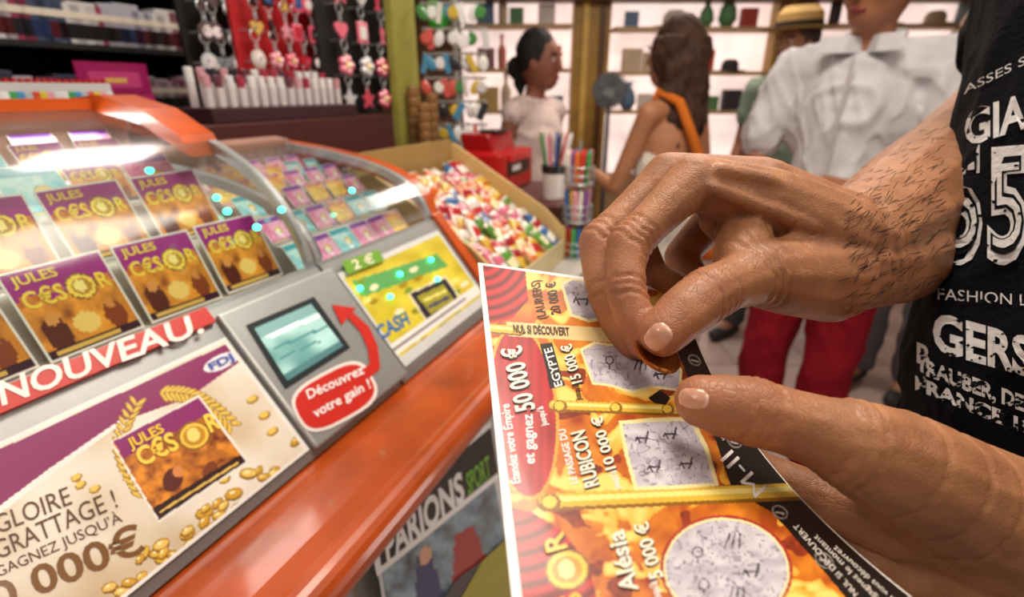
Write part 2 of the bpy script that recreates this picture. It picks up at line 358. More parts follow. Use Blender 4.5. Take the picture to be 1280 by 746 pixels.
def ad_col(X,Y,A,B):
    C=mix('F4EEE2','CDB48C',vn(X/60,Y/45)*.9-.1+np.clip((Y-640)/260,0,.3))
    put(C,inpoly(X,Y,[(-300,690),(0,562),(283,430),(300,452),(235,498),(150,528),(60,590),(0,636),(-300,800)]),'8A1A60')
    m=inpoly(X,Y,[(-300,790),(0,632),(60,587),(150,525),(150,531),(60,596),(0,642),(-300,805)]); put(C,m,'F7F3EE')
    rg=np.random.RandomState(5)
    for i in range(46):
        t=rg.rand(); cx=130+250*t+rg.uniform(-20,20); cy=752-190*t+rg.uniform(-18,14)
        if cx<150 and cy<720: continue
        a=-.5+rg.uniform(-.5,.5); rr=7+rg.rand()*5; put(C,inell(X,Y,cx,cy+1.5,rr,rr*.62,a),'7E5610'); put(C,inell(X,Y,cx,cy,rr,rr*.55,a),'B98A24'); put(C,inell(X,Y,cx,cy,rr-2,rr*.55-1.6,a),['E8BE48','DAA834','F0CE6C'][i%3]); put(C,inell(X,Y,cx-2,cy-1,rr*.3,rr*.16,a),'FFF4C0')
    for (cx,cy) in [(100,607),(315,500),(335,482),(118,612),(95,598),(280,600),(330,520),(340,540)]: put(C,inell(X,Y,cx,cy,8,5,-.5),'A87A1C'); put(C,inell(X,Y,cx-1,cy-1,6,3.5,-.5),'F0CC60')
    for side in (0,1):
        for k in range(15):
            t=k/14
            if side==0: cx=176-22*math.sin(t*math.pi)-6*t; cy=622-114*t; an=-1.9+.5*t
            else: cx=200+86*t; cy=492-4*math.sin(t*3)+38*t*t; an=.1+.7*t
            for sg in (-1,1):
                aa=an+sg*.75; ox,oy=math.cos(aa)*7,math.sin(aa)*7
                put(C,inell(X,Y,cx+ox,cy+oy,8.5,3.2,aa),'9A7014'); put(C,inell(X,Y,cx+ox,cy+oy-.5,7,2,aa),'EAC654')
    put(C,inpoly(X,Y,[(137,553),(247,494),(311,577),(198,655)]),'F3EEE4')
    mk=inpoly(X,Y,[(140,553),(247,498),(307,577),(198,650)]); fire=mix('6A1C08','F0982A',vn(X/11,Y/9)*.9+vn(X/4,Y/4)*.35-.1); C[mk]=fire[mk]
    put(C,inpoly(X,Y,[(140,553),(247,498),(262,517),(155,573)]),'8A1A6A')
    put(C,inell(X,Y,242,545,21,18,-.3),'8A5A10'); put(C,inell(X,Y,242,545,18,15.5,-.3),'F2C846'); put(C,inell(X,Y,242,545,14,12,-.3),'C08C1C'); put(C,inell(X,Y,241,544,8,9,-.3),'F6DC7A')
    put(C,inell(X,Y,215,600,12,16,.4),'5A2010'); put(C,inell(X,Y,222,590,7,7,.4),'D88A4A'); put(C,inell(X,Y,262,590,9,14,.4),'7A3A14')
    put(C,inpoly(X,Y,[(190,636),(300,568),(307,577),(198,650)]),'2E0E10'); put(C,nearline(X,Y,(200,640),(296,579),1.5),'E8C060')
    put(C,inell(X,Y,276,453,24,9,-.42),'F4F2F8')
    m=(A<.004)|(A>.985)|(B<.02)|(B>.975); put(C,m,'F4F1EC'); return C
def uvof(px,py): p=PF(px,py); return (p-C0).dot(KU),(p-K(0,-.374,-.36)).dot(T51)
u1,t0=uvof(386,562); _,t1=uvof(283,421)
def panel_patch(mb,u0,u1,t0,t1,nx,ny,cf,lift):
    n=len(mb.v); us=np.linspace(u0,u1,nx+1); ts=np.linspace(t0,t1,ny+1)
    for t in ts:
        for u in us: mb.v.append(tuple(K(u,-.374,-.36)+T51*t+NF*lift))
    X=[];Y=[];A=[];B=[]
    for j in range(ny):
        for i in range(nx):
            a,b,_=proj(K((us[i]+us[i+1])/2,-.374,-.36)+T51*((ts[j]+ts[j+1])/2)); X.append(a);Y.append(b);A.append((i+.5)/nx);B.append((j+.5)/ny)
            q=n+j*(nx+1)+i; mb.f.append([q,q+1,q+nx+2,q+nx+1]); mb.m.append(mb.mi)
    C=cf(np.array(X),np.array(Y),np.array(A),np.array(B)); mb.c+=[tuple(x) for x in C]
pm=MB()
panel_patch(pm,.03,u1,t0,t1,320,190,ad_col,.0015)
BR='5E3A1C'
pm.text('GLOIRE',[(-3,668),(90,630),(83,608),(-10,646)],PF,.002,BR,0)
pm.text('GRATTAGE !',[(-3,700),(147,634),(139,612),(-11,678)],PF,.002,BR,0)
pm.text("GAGNEZ JUSQU'À",[(-3,722),(153,652),(148,640),(-8,710)],PF,.002,BR,0)
pm.text('00 000€',[(-38,780),(182,688),(170,655),(-50,747)],PF,.002,'7A4E18',.02)
pm.text('JULES',[(162,562),(205,540),(199,530),(156,551)],PF,.0025,'F3C93C',.03)
pm.text('C€S',[(176,584),(224,560),(213,540),(165,564)],PF,.0025,'F8D650',.03)
pm.text('R',[(262,541),(276,534),(266,514),(252,521)],PF,.0025,'F8D650',.03)
pm.text('FDJ',[(263,464),(292,450),(287,442),(258,456)],PF,.0025,'3A55B0',.03)
part('advert_panel',pm,M_print,mod1,'white and purple printed advert with gold coins')
sm_=MB('CC2418'); su1,_=uvof(263,400)
p0=uvof(262,407)[1]; p1=uvof(262,386)[1]
sm_.box(K((su1-.08)/2,-.374,-.36)+T51*((p0+p1)/2+.001)+NF*.004,KU*((su1+.08)/2),T51*((p1-p0)/2+.001),NF*.003)
sm_.text('NOUVEAU.',[(0,511),(252,418),(244,394),(-6,482)],PF,.0078,'FFF3EC',.022)
part('header_strip',sm_,M_print,mod1,'red strip with white capital lettering')
# ---- prize checker
pc=thing('prize_checker','grey prize checker with small lit screen and red speech bubble sticker','ticket scanner',K(.4,-.4,-.366))
m=MB('B0B3B3'); uc0=u1+.004; uc1=.497
m.box(K((uc0+uc1)/2,-.374,-.36)+T51*.09+NF*.003,KU*((uc1-uc0)/2),T51*.088,NF*.005,bev=.003); part('housing',m,M_silver,pc)
m=MB('2A3236').poly([(303,411),(388,375),(433,438),(352,490)],PF,.009); part('bezel',m,M_plastic,pc)
m=MB()
def scol(X,Y,A,B):
    C=mix('5A918E','B0D8D2',vn(X/22,Y/18)+(440-Y)/140); put(C,(B>.8),'7FA8A5'); put(C,(B<.1),'4F7A7C'); 
    put(C,nearline(X,Y,(330,425),(400,396),2.5),'E8F6F2'); put(C,nearline(X,Y,(338,440),(408,410),1.5),'4E8A88'); put(C,nearline(X,Y,(345,452),(395,430),1.2),'4E8A88'); return C
m.patch([(354,480),(424,436),(384,384),(313,415)],PF,34,26,scol,.0094); part('screen',m,M_scr,pc)
m=MB('CC2A20')
def rrect(cx,cy,a,b,ang,n=28,e=3.2):
    out=[]
    for k in range(n):
        t=2*math.pi*k/n; x=a*abs(math.cos(t))**(2/e)*(1 if math.cos(t)>0 else -1); y=b*abs(math.sin(t))**(2/e)*(1 if math.sin(t)>0 else -1)
        out.append((cx+x*math.cos(ang)-y*math.sin(ang),cy+x*math.sin(ang)+y*math.cos(ang)))
    return out
m.poly(rrect(413,499,54,33,-.5),PF,.0092,'F2E8E4'); m.poly(rrect(413,499,50,29,-.5),PF,.0096)
m.poly([(452,480),(470,464),(467,436),(456,412),(436,394),(430,401),(446,419),(455,440),(457,458),(440,472)],PF,.0097)
m.poly([(440,389),(410,385),(422,410)],PF,.0098)
m.text('Découvrez',[(380,503),(450,470),(446,459),(376,492)],PF,.0103,'FFFFFF',.015)
m.text('votre gain !',[(388,526),(458,488),(454,477),(384,515)],PF,.0103,'FFFFFF',.015)
part('speech_bubble_sticker',m,M_print,pc)
m=MB()
def ycol(X,Y,A,B):
    C=mix('C4B01E','ECDC48',vn(X/14,Y/14)); rg=np.random.RandomState(9)
    put(C,inpoly(X,Y,[(440,352),(545,318),(560,333),(452,372)]),'5CA95A')
    for i in range(36):
        cx=rg.uniform(445,600);cy=rg.uniform(330,465); put(C,inell(X,Y,cx,cy,6,3.5,-.5),['F0E880','A58A10','EDE9C0','7E9A28'][i%4])
    put(C,inpoly(X,Y,[(508,368),(556,344),(580,378),(535,407)]),'E8E0B0'); put(C,inpoly(X,Y,[(512,368),(556,348),(576,378),(535,403)]),'262338'); put(C,inpoly(X,Y,[(520,371),(553,356),(569,377),(538,393)]),'9F9A2E'); put(C,nearline(X,Y,(530,376),(556,364),2),'E8E07A'); put(C,nearline(X,Y,(536,384),(560,372),2),'4A4A6A')
    put(C,(A<.02)|(A>.97)|(B<.10)|(B>.95),'D5D8D8'); put(C,(B<.24)&(B>.12),'F1EFEA'); put(C,(B<.19)&(B>.165)&(A<.8),'8A8A90'); return C
panel_patch(m,.505,.765,.012,.168,110,72,ycol,.0015)
m.text('CASH',[(475,425),(512,405),(506,390),(468,409)],PF,.002,'2E6FB0',.03)
part('advert_panel',m,M_print,mod2,'yellow printed advert with a small pictured screen')
m=MB('6FA52C'); pgs=[(424,330),(470,314),(478,328),(432,346)]
m.poly(pgs,PF,.006); m.text('2 €',[(440,340),(466,330),(462,319),(435,329)],PF,.0065,'F5F2D0',.02); part('price_label',m,M_print,mod2,'green price label')
# ---- scratch tickets in the cases
def card_mesh(kind,wd=.084,ht=.088):
    m=MB(); top_c,fa,fb,tx=[('A01E7E','7A2408','F8A030','FBD84A'),('C82A7C','E8702A','F8DC6A','F7EFC0'),('2A98AA','D8E8E0','5FC0D0','FFFFFF'),('7A2A9A','D84A8A','F0B0D0','FFFFFF')][kind]
    idm=lambda x,y,l=0: V((x,y,l))
    def cf(X,Y,A,B):
        C=mix(fa,fb,vn(A*8+kind*3,B*7)*.9+vn(A*22,B*20)*.45-.15+.25*(1-B))
        put(C,B>.62,top_c) if kind==0 else put(C,B>.80,top_c)
        if kind==0:
            k=(B>.62)&(B<.72)&(vn(A*9,B*14)>.5-(.72-B)*4); C[k]=mix('B8400C','F8B040',vn(A*20,B*20))[k]
            put(C,inell(A,B,.20,.26,.12,.2),'5A1C0C'); put(C,inell(A,B,.22,.42,.065,.07),'E0944A'); put(C,inell(A,B,.80,.26,.11,.17),'8A3A10'); put(C,inell(A,B,.5,.28,.13,.12),'FCD070'); put(C,inell(A,B,.8,.40,.05,.06),'D88A40')
        cx,cy=(.64,.66) if kind==0 else (.6,.45)
        put(C,inell(A,B,cx,cy,.155,.15),'8A5A10'); put(C,inell(A,B,cx,cy,.135,.13),'FFDA58'); put(C,inell(A,B,cx,cy,.10,.095),'C08A1C'); put(C,inell(A,B,cx-.01,cy+.01,.06,.07),'FFE68A')
        put(C,(B<.12),'3A1024' if kind==0 else top_c); put(C,(abs(B-.06)<.02)&(A>.1)&(A<.75),'E8B85A')
        put(C,(A<.02)|(A>.98)|(B>.985)|(B<.015),'F0E8DE'); return C
    m.patch([(-wd/2,0),(wd/2,0),(wd/2,ht),(-wd/2,ht)],idm,44,44,cf,.0012)
    m.box(V((0,ht/2,.0005)),V((wd/2,0,0)),V((0,ht/2,0)),V((0,0,.0005)),'E8E2D8')
    if kind==0:
        m.text('JULES',[(-wd*.42,ht*.84),(0,ht*.84),(0,ht*.94),(-wd*.42,ht*.94)],idm,.0016,tx,.02)
        m.text('C€S',[(-wd*.42,ht*.58),(-wd*.03,ht*.58),(-wd*.03,ht*.76),(-wd*.42,ht*.76)],idm,.0016,tx,.02)
        m.text('R',[(wd*.31,ht*.58),(wd*.44,ht*.58),(wd*.44,ht*.76),(wd*.31,ht*.76)],idm,.0016,tx,.02)
    elif kind==1: m.text('CASH',[(-wd*.38,ht*.84),(wd*.3,ht*.84),(wd*.3,ht*.95),(-wd*.38,ht*.95)],idm,.0016,'F9E9A0',.03)
    else: m.text('€',[(-wd*.1,ht*.2),(wd*.15,ht*.2),(wd*.15,ht*.45),(-wd*.1,ht*.45)],idm,.0016,'FFFFFF',.03)
    return m
protos=[emit_mesh('scratch_ticket_card',card_mesh(k),M_print,Matrix.Identity(4),False) for k in range(4)]
def tM(u,v,w,ang=70,yaw=0,s=1):
    Y=-KV*math.cos(math.radians(ang))+KZ*math.sin(math.radians(ang)); X=KU.copy(); Z=X.cross(Y)
    R=Matrix((X*s,Y*s,Z*s)).transposed().to_4x4(); R=R@Matrix.Rotation(yaw,4,'Z'); R.translation=K(u,v,w); return R
knd=['purple and gold','pink and yellow','teal and white','violet and pink']
rn=['front','second','third','fourth','fifth','back']
def card(k,M,label,grp):
    o=bpy.data.objects.new('scratch_ticket',protos[k]); COL.objects.link(o); o.matrix_world=M; setp(o,label,'scratch ticket',grp)
for r,(v,w,s) in enumerate(rows1):
    n=6 if r<2 else 9; pt=.092 if r<2 else .064
    for i in range(n):
        u=.432-pt*i+(-.018 if r%2 else 0)
        k=0 if r<2 or (r+i)%3==0 else random.choice([1,3,2,0])
        card(k,tM(u,v,w,64 if r<2 else 52,random.uniform(-.03,.03),s),f'{knd[k]} scratch ticket, {ORD[i]} from right, {rn[r]} row, nearer case','tickets in the nearer case')
for r,(v,w,s) in enumerate(rows2):
    n=6; 
    for i in range(n):
        k=random.choice([1,2,0,3,3,1]); card(k,tM(.522+.0455*i,v,w,50,0,s*.93),f'small {knd[k]} scratch ticket, {ORD[i]} from left, {rn[r]} row, farther case','tickets in the farther case')
for i,(x,y) in enumerate([(187,213),(271,247),(284,264),(321,284),(352,262),(440,238),(448,362),(498,344),(537,326),(486,372),(545,350)]):
    p=hit(x,y,K(0,-.60,-.085),KZ.lerp(KV,.35).normalized()) if i<6 else PF(x,y,.004)
    m=MB('35FFC8').ell(p,.0042,.0042,.0035,n=10); top('led_lamp',m,M_lamp,f'tiny glowing green lamp, {ORD[i]} along the glass cases','lamp','green lamps on the display cases',smooth=True)
# ---- leaflet rack
LP=mp_plane(K(0,-.29,0),KV)
rk=thing('leaflet_rack','white leaflet rack hung below the orange edge with betting leaflets','rack',K(.5,-.3,-.7))
m=MB('C8C8C8').kbox(.36,.74,-.314,-.300,-.72,-.43,bev=.002); part('back_plate',m,M_plastic,rk)
m=MB('08090B'); m.poly([(462,656),(612,530),(622,590),(470,712)],LP,.001)
def lcol(X,Y,A,B): 
    C=mix('2A3C4A','9AB4C2',vn(X/16,Y/12)*.8+vn(X/5,Y/6)*.4); put(C,B<.14,'D8DCDC'); put(C,(A>.96)|(A<.03),'E0E0E0'); put(C,inpoly(A,B,[(.2,.14),(.45,.2),(.4,.8),(.3,.85)]),'2A3A6A'); put(C,inell(A,B,.36,.78,.05,.1),'D8A888'); put(C,inpoly(A,B,[(.5,.14),(.8,.14),(.75,.7),(.6,.75)]),'A83030'); return C
m.patch([(488,815),(645,700),(624,594),(472,716)],LP,44,44,lcol,.0008)
for a_,b_ in [((458,654),(612,526)),((469,712),(622,590))]:
    m.poly([a_,b_,(b_[0]+1,b_[1]+7),(a_[0]+1,a_[1]+8)],LP,.0014,'FFFFFF')
m.poly([(458,654),(466,650),(476,712),(469,716)],LP,.0015,'FFFFFF')
m.text('PARIONS',[(482,702),(580,622),(575,588),(477,667)],LP,.002,'FFFFFF',.035)
m.text('SPORT',[(584,618),(613,594),(609,568),(580,592)],LP,.002,'7CC23A',.02)
part('leaflet_header',m,M_print,rk,'black leaflet with white capitals')
m=MB('A8A020').poly([(560,770),(600,700),(640,664),(655,760)],LP,.004); m.poly([(520,790),(570,722),(600,700),(560,790)],LP,.003,'3A3C42'); part('leaflet',m,M_print,rk)
# ================================================================ GOODS BEHIND THE CASES
def vrect(x0,x1,y0,y1,v):
    P0=K(0,v,0); a=KI(hit(x0,(y0+y1)/2,P0,KV)); b=KI(hit(x1,(y0+y1)/2,P0,KV)); c_=KI(hit((x0+x1)/2,y0,P0,KV)); d=KI(hit((x0+x1)/2,y1,P0,KV))
    return a[0],b[0],d[2],c_[2]
bs=thing('wall_shelving','black shelving behind the counter stacked with cigarette packs','shelving',K(.5,-1.6,-1.35))
u0,u1_,_,_=vrect(-60,235,0,100,-1.5)
m=MB('101012'); m.kbox(u0,u1_,-1.75,-1.72,-1.35,.5)
for w in (-.06,.105,.27,.42): m.kbox(u0,u1_,-1.72,-1.48,w-.012,w)
m.kbox(u1_,u1_+.02,-1.75,-1.48,-1.35,.5); part('shelf_frame',m,M_matte,bs)
for row,w in enumerate((.105,-.06,.27)):
    n=14
    for i in range(n):
        uu=u0+.02+i*(u1_-u0-.03)/n; cc=random.choice(['D0D0D8','B8B8C8','7A848E','D8D6D8','44506A','9A3A58'] if row!=1 else ['6A2A50','8A3456','B8A8B8','3A3A50'])
        m=MB(cc).kbox(uu,uu+.062,-1.56,-1.50,w+.001,w+.085+.018*random.random(),bev=.003); m.kbox(uu+.005,uu+.057,-1.5,-1.4985,w+.012,w+.045,random.choice(['1A1A1E','501018','20305A','181820'])); m.kbox(uu+.012,uu+.05,-1.5,-1.498,w+.055,w+.07,'E8E0D0')
        top('cigarette_pack',m,M_print,f'cigarette pack, {ORD[i]} from the left on the {["middle","lowest","upper"][row]} black shelf behind the counter','cigarette pack','cigarette packs on the shelving')
for i,(x0,x1,y0,y1,v,t) in enumerate([(97,186,78,117,-1.25,'pink and gold promotional card standing behind the lighters'),(122,196,118,147,-1.1,'long pink promotional card just above the orange rail')]):
    a,b,c_,d=vrect(x0,x1,y0,y1,v); m=MB('9E1A5E').kbox(a,b,v-.004,v,c_,d); m.kbox(a+.02,b-.02,v,v+.001,c_+(d-c_)*.2,d-(d-c_)*.3,'C84480'); m.kbox(a+.05,b-.05,v+.001,v+.002,c_+(d-c_)*.35,d-(d-c_)*.5,'E0B860')
    m.kbox((a+b)/2-.02,(a+b)/2+.02,v-.05,v-.004,-.06,c_+.01,'601038'); top('promotional_card',m,M_print,t,'sign')
bk=MB('4A1C18').kbox(-.2,1.24,-1.35,-.90,-.4115,-.06); top('raised_display_step',bk,M_matte,'dark red raised step behind the glass cases carrying lighters and lip balms','display stand')
cols=['E2E2E2','D8C040','4A90C0','D8D8DA','D05038','3A9A5A','E0A0B0','B0B8C0']
a,b,c_,d=vrect(-10,140,112,145,-.95)
for i in range(17):
    uu=a+(b-a)*i/17; cc=cols[(i*5+3)%8]
    m=MB(cc).kbox(uu,uu+.011,-.955,-.943,-.055,.0,bev=.002); m.kbox(uu+.001,uu+.010,-.954,-.944,.0,.012,'C8C8CC'); m.kbox(uu+.002,uu+.006,-.953,-.945,.012,.017,'C03020')
    top('lighter',m,M_plastic,f'upright pocket lighter, {ORD[i]} from the left in the row behind the glass case','lighter','row of lighters')
top('lighter_tray',MB('8A8E94').kbox(a-.03,b+.01,-.965,-.932,-.0595,-.035,bev=.002),M_silver,'grey metal tray holding the row of lighters','tray')
a,b,_,_=vrect(262,432,120,180,-.98)
top('balm_stand',MB('3A1820').kbox(a-.01,b+.02,-1.06,-.955,-.0595,-.03,bev=.003),M_matte,'dark stand holding white lip balm sticks below the key rings','display stand')
for j in range(2):
    for i in range(15):
        uu=a+(b-a)*(i+.5)/15; m=MB('D8D0D2'); p=K(uu,-1.03+j*.045,-.0295); h=.075-.015*j
        m.lathe(p,[(.008,0),(.008,h*.62)],10); m.lathe(p+KZ*h*.62,[(.0084,0),(.0084,h*.36),(.006,h*.38)],10,random.choice(['E8E8E8','A83048','6A3A4A','D098A0','2A2A30','E8E8E8']))
        top('lip_balm',m,M_plastic,f'white lip balm stick, {ORD[i]} from the left in the {["rear","front"][j]} row of the dark stand','lip balm','lip balm sticks')
stands=[(228,300,-20,108,-1.18,'0A0A0C','black key ring stand beside the cigarette shelving'),(292,398,-20,106,-1.12,'B8141C','bright red key ring stand between two black ones'),(398,492,-20,122,-1.06,'100C0E','black key ring stand with pink pendants')]
def flat(m,q,pts,t=.003,col=None):
    n=len(pts); m.add([q+KU*x+KZ*y+KV*t for x,y in pts]+[q+KU*x+KZ*y-KV*t for x,y in pts],[tuple(range(n)),tuple(range(2*n-1,n-1,-1))]+[(i,(i+1)%n,n+(i+1)%n,n+i) for i in range(n)],col)
for si,(x0,x1,y0,y1,v,cc,lb) in enumerate(stands):
    a,b,c_,d=vrect(x0,x1,y0,y1,v); r=thing('key_ring_stand',lb,'display stand',K((a+b)/2,v,-.06))
    part('panel',MB(cc).kbox(a+.002,b-.002,v-.012,v,c_,d+.12,bev=.003),M_matte,r)
    part('foot',MB('222222').kbox((a+b)/2-.04,(a+b)/2+.04,v-.05,v+.03,-.0595,c_+.01,bev=.003),M_matte,r)
    NR=4; NC_=[4,6,4][si]
    for ri in range(NR):
        w=d+.02-ri*(d-c_)*.29
        for k in range(NC_):
            uu=a+(b-a)*(k+.5)/NC_+random.uniform(-.008,.008); part('hook',MB('B8BCC0').tube([K(uu,v,w),K(uu,v+.05,w),K(uu,v+.055,w+.008)],.002,6),M_silver,r)
            p=K(uu,v+.045,w); nm=['left black','red','right black'][si]
            q0=thing('key_ring',f'{["silver","coloured","pink"][si]} key ring, {ORD[k]} from left, {["top","second","third","lowest"][ri]} row of the {nm} stand','key ring',p,'hanging key rings')
            m=MB('C8CCD0'); m.tube([p+KU*math.cos(t)*.012+KZ*(math.sin(t)*.012-.012) for t in np.linspace(0,6.283,17)],.0016,6)
            for q in range(2): m.tube([p+KU*math.cos(t)*.004+KZ*(math.sin(t)*.006-.03-q*.009) for t in np.linspace(0,6.283,9)],.0012,5)
            part('ring',m,M_silver,q0)
            m=MB(random.choice([['8A9096','D0D4D8','5A4A4A','B8A890'],['E8607A','D8D0C8','C8283A','F0A0B0','D8B060','2A1A1C'],['E0506A','F07A92','E8607A','D8D8DC']][si])); q=p+KZ*-.062; sz=1.0 if si<2 else 1.35; kk=random.randrange(6)
            if kk==0: flat(m,q,[(.0011*sz*16*math.sin(t)**3,.0011*sz*(13*math.cos(t)-5*math.cos(2*t)-2*math.cos(3*t)-math.cos(4*t))) for t in np.linspace(0,2*math.pi,20,endpoint=False)])
            elif kk==1: m.lathe(q-KV*.003,[(.017*sz,0),(.02*sz,.001),(.02*sz,.005),(.017*sz,.006)],20,ax=KV); m.lathe(q+KV*.003,[(.011*sz,0),(.012*sz,.002),(.008*sz,.003)],16,'F4E8EC',ax=KV)
            elif kk==2: flat(m,q,[((.022 if i%2==0 else .010)*sz*math.sin(i*math.pi/5),(.022 if i%2==0 else .010)*sz*math.cos(i*math.pi/5)) for i in range(10)])
            elif kk==3:
                for t in range(5): m.ell(q+KU*math.cos(t*1.2566)*.012*sz+KZ*math.sin(t*1.2566)*.012*sz,.009*sz,.009*sz,.009*sz,n=8)
                m.ell(q+KV*.006,.007*sz,.007*sz,.007*sz,col='F0D070',n=8)
            elif kk==4:
                flat(m,q,[(-.004,.02),(.004,.02),(.004,-.012),(.012,-.022),(-.012,-.022),(-.004,-.012)]); m.ell(q+KZ*.008,.008,.004,.012,n=8)
            else: m.box(q,KU*.016*sz,KV*.003,KZ*.02*sz,bev=.003); m.box(q+KV*.0035,KU*.010*sz,KV*.001,KZ*.012*sz,random.choice(['C83040','3A5A9A','F0F0F0','2A2A2A']))
            part('pendant',m,M_plastic,q0)
a,b,_,_=vrect(492,520,0,175,-1.0)
top('display_post',MB('9E9A46').kbox(a,b,-1.02,-.99,-.4115,.6,bev=.004),M_matte,'tall yellow green post between the key rings and the rack of gadgets','post')
for i,(x,y0,y1) in enumerate([(528,108,180),(541,116,182),(520,128,184)]):
    a,b,c_,d=vrect(x-9,x+9,y0,y1,-.93); m=MB('8E6436')
    p=K((a+b)/2,-.93+.03*(i-1),-.4112 if a>1.24 else -.0595); hh=(d+(.4112 if a>1.24 else .0595))/14
    for k in range(14): m.lathe(p+KZ*hh*k,[(.016,0),(.019,hh*.2),(.019,hh*.8),(.016,hh*.98)],14)
    top('wooden_ring_stack',m,M_wood,f'brown column of stacked wooden rings, {["tallest","middle","shortest"][i]} of three beside the post','stack','columns of wooden rings')
gr=thing('gadget_rack','white wire rack crowded with green and white gadgets','rack',W(575,200,1.75))
bp=W(572,130,1.7); m=MB('CFCFC8'); m.tube([V((bp.x,bp.y,.939)),V((bp.x,bp.y,1.75))],.01,8)
for k in range(7): m.tube([V((bp.x-.1,bp.y-.03,1.18+k*.07)),V((bp.x+.1,bp.y-.05,1.18+k*.07))],.004,6)
part('frame',m,M_silver,gr); part('foot',MB('AAAAAA').lathe(V((bp.x,bp.y,.939)),[(.06,0),(.06,.01),(.02,.03)],16),M_silver,gr)
for i in range(56):
    p=V((bp.x-.1+.2*((i%8)+random.random())/8,bp.y-.045-random.uniform(0,.01),1.18+(i//8)*.07)); cc=random.choice(['E4E4E0','49904A','D85A50','D8D8D8','D8B840','EFEFEF','4A90B8','F4F4F0','2A2A30'])
    m=MB(cc); R=Matrix.Rotation(random.uniform(-.6,.6),3,'Y')
    if i%3==0: m.ell(p+V((0,0,-.028)),.016,.006,.024,R,n=12)
    elif i%3==1: m.lathe(p+V((0,.004,-.028)),[(.018,0),(.02,.002),(.014,.008)],14,ax=V((0,-1,0)))
    else: m.box(p+V((0,0,-.03)),R@V((random.uniform(.006,.012),0,0)),V((0,.005,0)),R@V((0,0,.028)),bev=.002)
    m.tube([p-V((0,0,.01)),p+V((0,.0,.008))],.0016,5,'888888')
    top('gadget',m,M_plastic,'small coloured gadget hanging on the white wire rack','gadget','gadgets on the wire rack')
p=W(546,20,1.65); m=MB('2FAF2A').ell(p,.035,.012,.05,Matrix.Rotation(-.4,3,'Y')); top('green_tag',m,M_plastic,'bright green oval tag at the top of the wire rack','tag',smooth=True)
# ================================================================ SWEETS TRAY
tr=thing('sweets_tray','cream cardboard tray sloping forward full of wrapped sweets','tray',K(1.03,-.55,-.412))
side=[(-.385,-.411),(-.385,-.325),(-.44,-.275),(-.70,-.125),(-.715,-.125),(-.715,-.411)]
for uu in (.822,1.215): part('side_panel',MB('D0B072').prism(side,uu,uu+.008),M_paper,tr)
part('sloping_floor',MB('8E683A').prism([(-.392,-.395),(-.392,-.385),(-.70,-.205),(-.70,-.215)],.83,1.215),M_paper,tr)
part('front_lip',MB('DCCB9C').kbox(.83,1.215,-.39,-.386,-.411,-.35),M_print,tr)
part('back_panel',MB('A98850').kbox(.83,1.215,-.712,-.704,-.411,-.115),M_paper,tr)
for uu in (.926,1.022,1.118): part('divider',MB('C8AA6E').prism([(-.392,-.388),(-.392,-.355),(-.70,-.175),(-.70,-.21)],uu-.002,uu+.002),M_paper,tr)
def sweet(col,c2):
    m=MB(col); n=13; vs=[];fs=[]
    for i in range(n):
        x=-.044+.088*i/(n-1); e=abs(x)/.044; hh=(.012*(1-e**4)+.0006) if 0<i<n-1 else .0008; ww=.027*(1 if i in(0,n-1) else .92)
        for k in range(8):
            a=2*math.pi*k/8; sc=abs(math.cos(a))**.5*(1 if math.cos(a)>0 else -1); vs.append(V((x,ww*sc,hh*math.sin(a)+.012)))
    for i in range(n-1):
        for k in range(8): fs.append((i*8+k,i*8+(k+1)%8,(i+1)*8+(k+1)%8,(i+1)*8+k))
    m.add(vs,fs)
    for i in range(len(fs)):
        if 4<=i//8<=7 and (i%8) in (1,2): m.c[i]=lin(c2)
        if i//8 in(0,n-2): m.c[i]=lin('D8D0C0')
    return emit_mesh('wrapped_sweet',m,M_plastic,Matrix.Identity(4),True)
SWC=[('red','B81C24','F0E8E0'),('white','DCD6CE','C83030'),('green','5A943A','F4F0C0'),('pink','D8708A','FFFFFF'),('yellow','D8B038','B82828'),('orange','D8681E','FFF0C0'),('red','A01828','E8C040'),('blue','3A6AA8','F4F0E8')]
swm=[sweet(b,c) for a,b,c in SWC]
sa=math.atan2(.18,.308)
for r in range(12):
    for i in range(8):
        t=(r+.5)/12; k=([0,3,1,6,5,4,2,7][(i+(r//3)*3)%8] if random.random()<.6 else random.randrange(8)); o=bpy.data.objects.new('wrapped_sweet',swm[k]); COL.objects.link(o)
        Y=-KV*math.cos(sa)+KZ*math.sin(sa); X=KU; Z=X.cross(Y); 
        R=Matrix((X,Y,-Z if Z.z<0 else Z)).transposed().to_4x4()@Matrix.Rotation(1.57+random.uniform(-.5,.5),4,'Z')@Matrix.Rotation(random.uniform(-.3,.3),4,'X')@Matrix.Rotation(-.35+random.uniform(-.25,.25),4,'Y')
        R.translation=K(.856+.0475*i+random.uniform(-.006,.006),-.415-.265*t,-.366+.155*t+random.uniform(0,.016)); o.matrix_world=R@Matrix.Scale(.9,4)
        setp(o,f'{SWC[k][0]} wrapped sweet lying in the cream sloping tray','sweet','wrapped sweets in the tray')
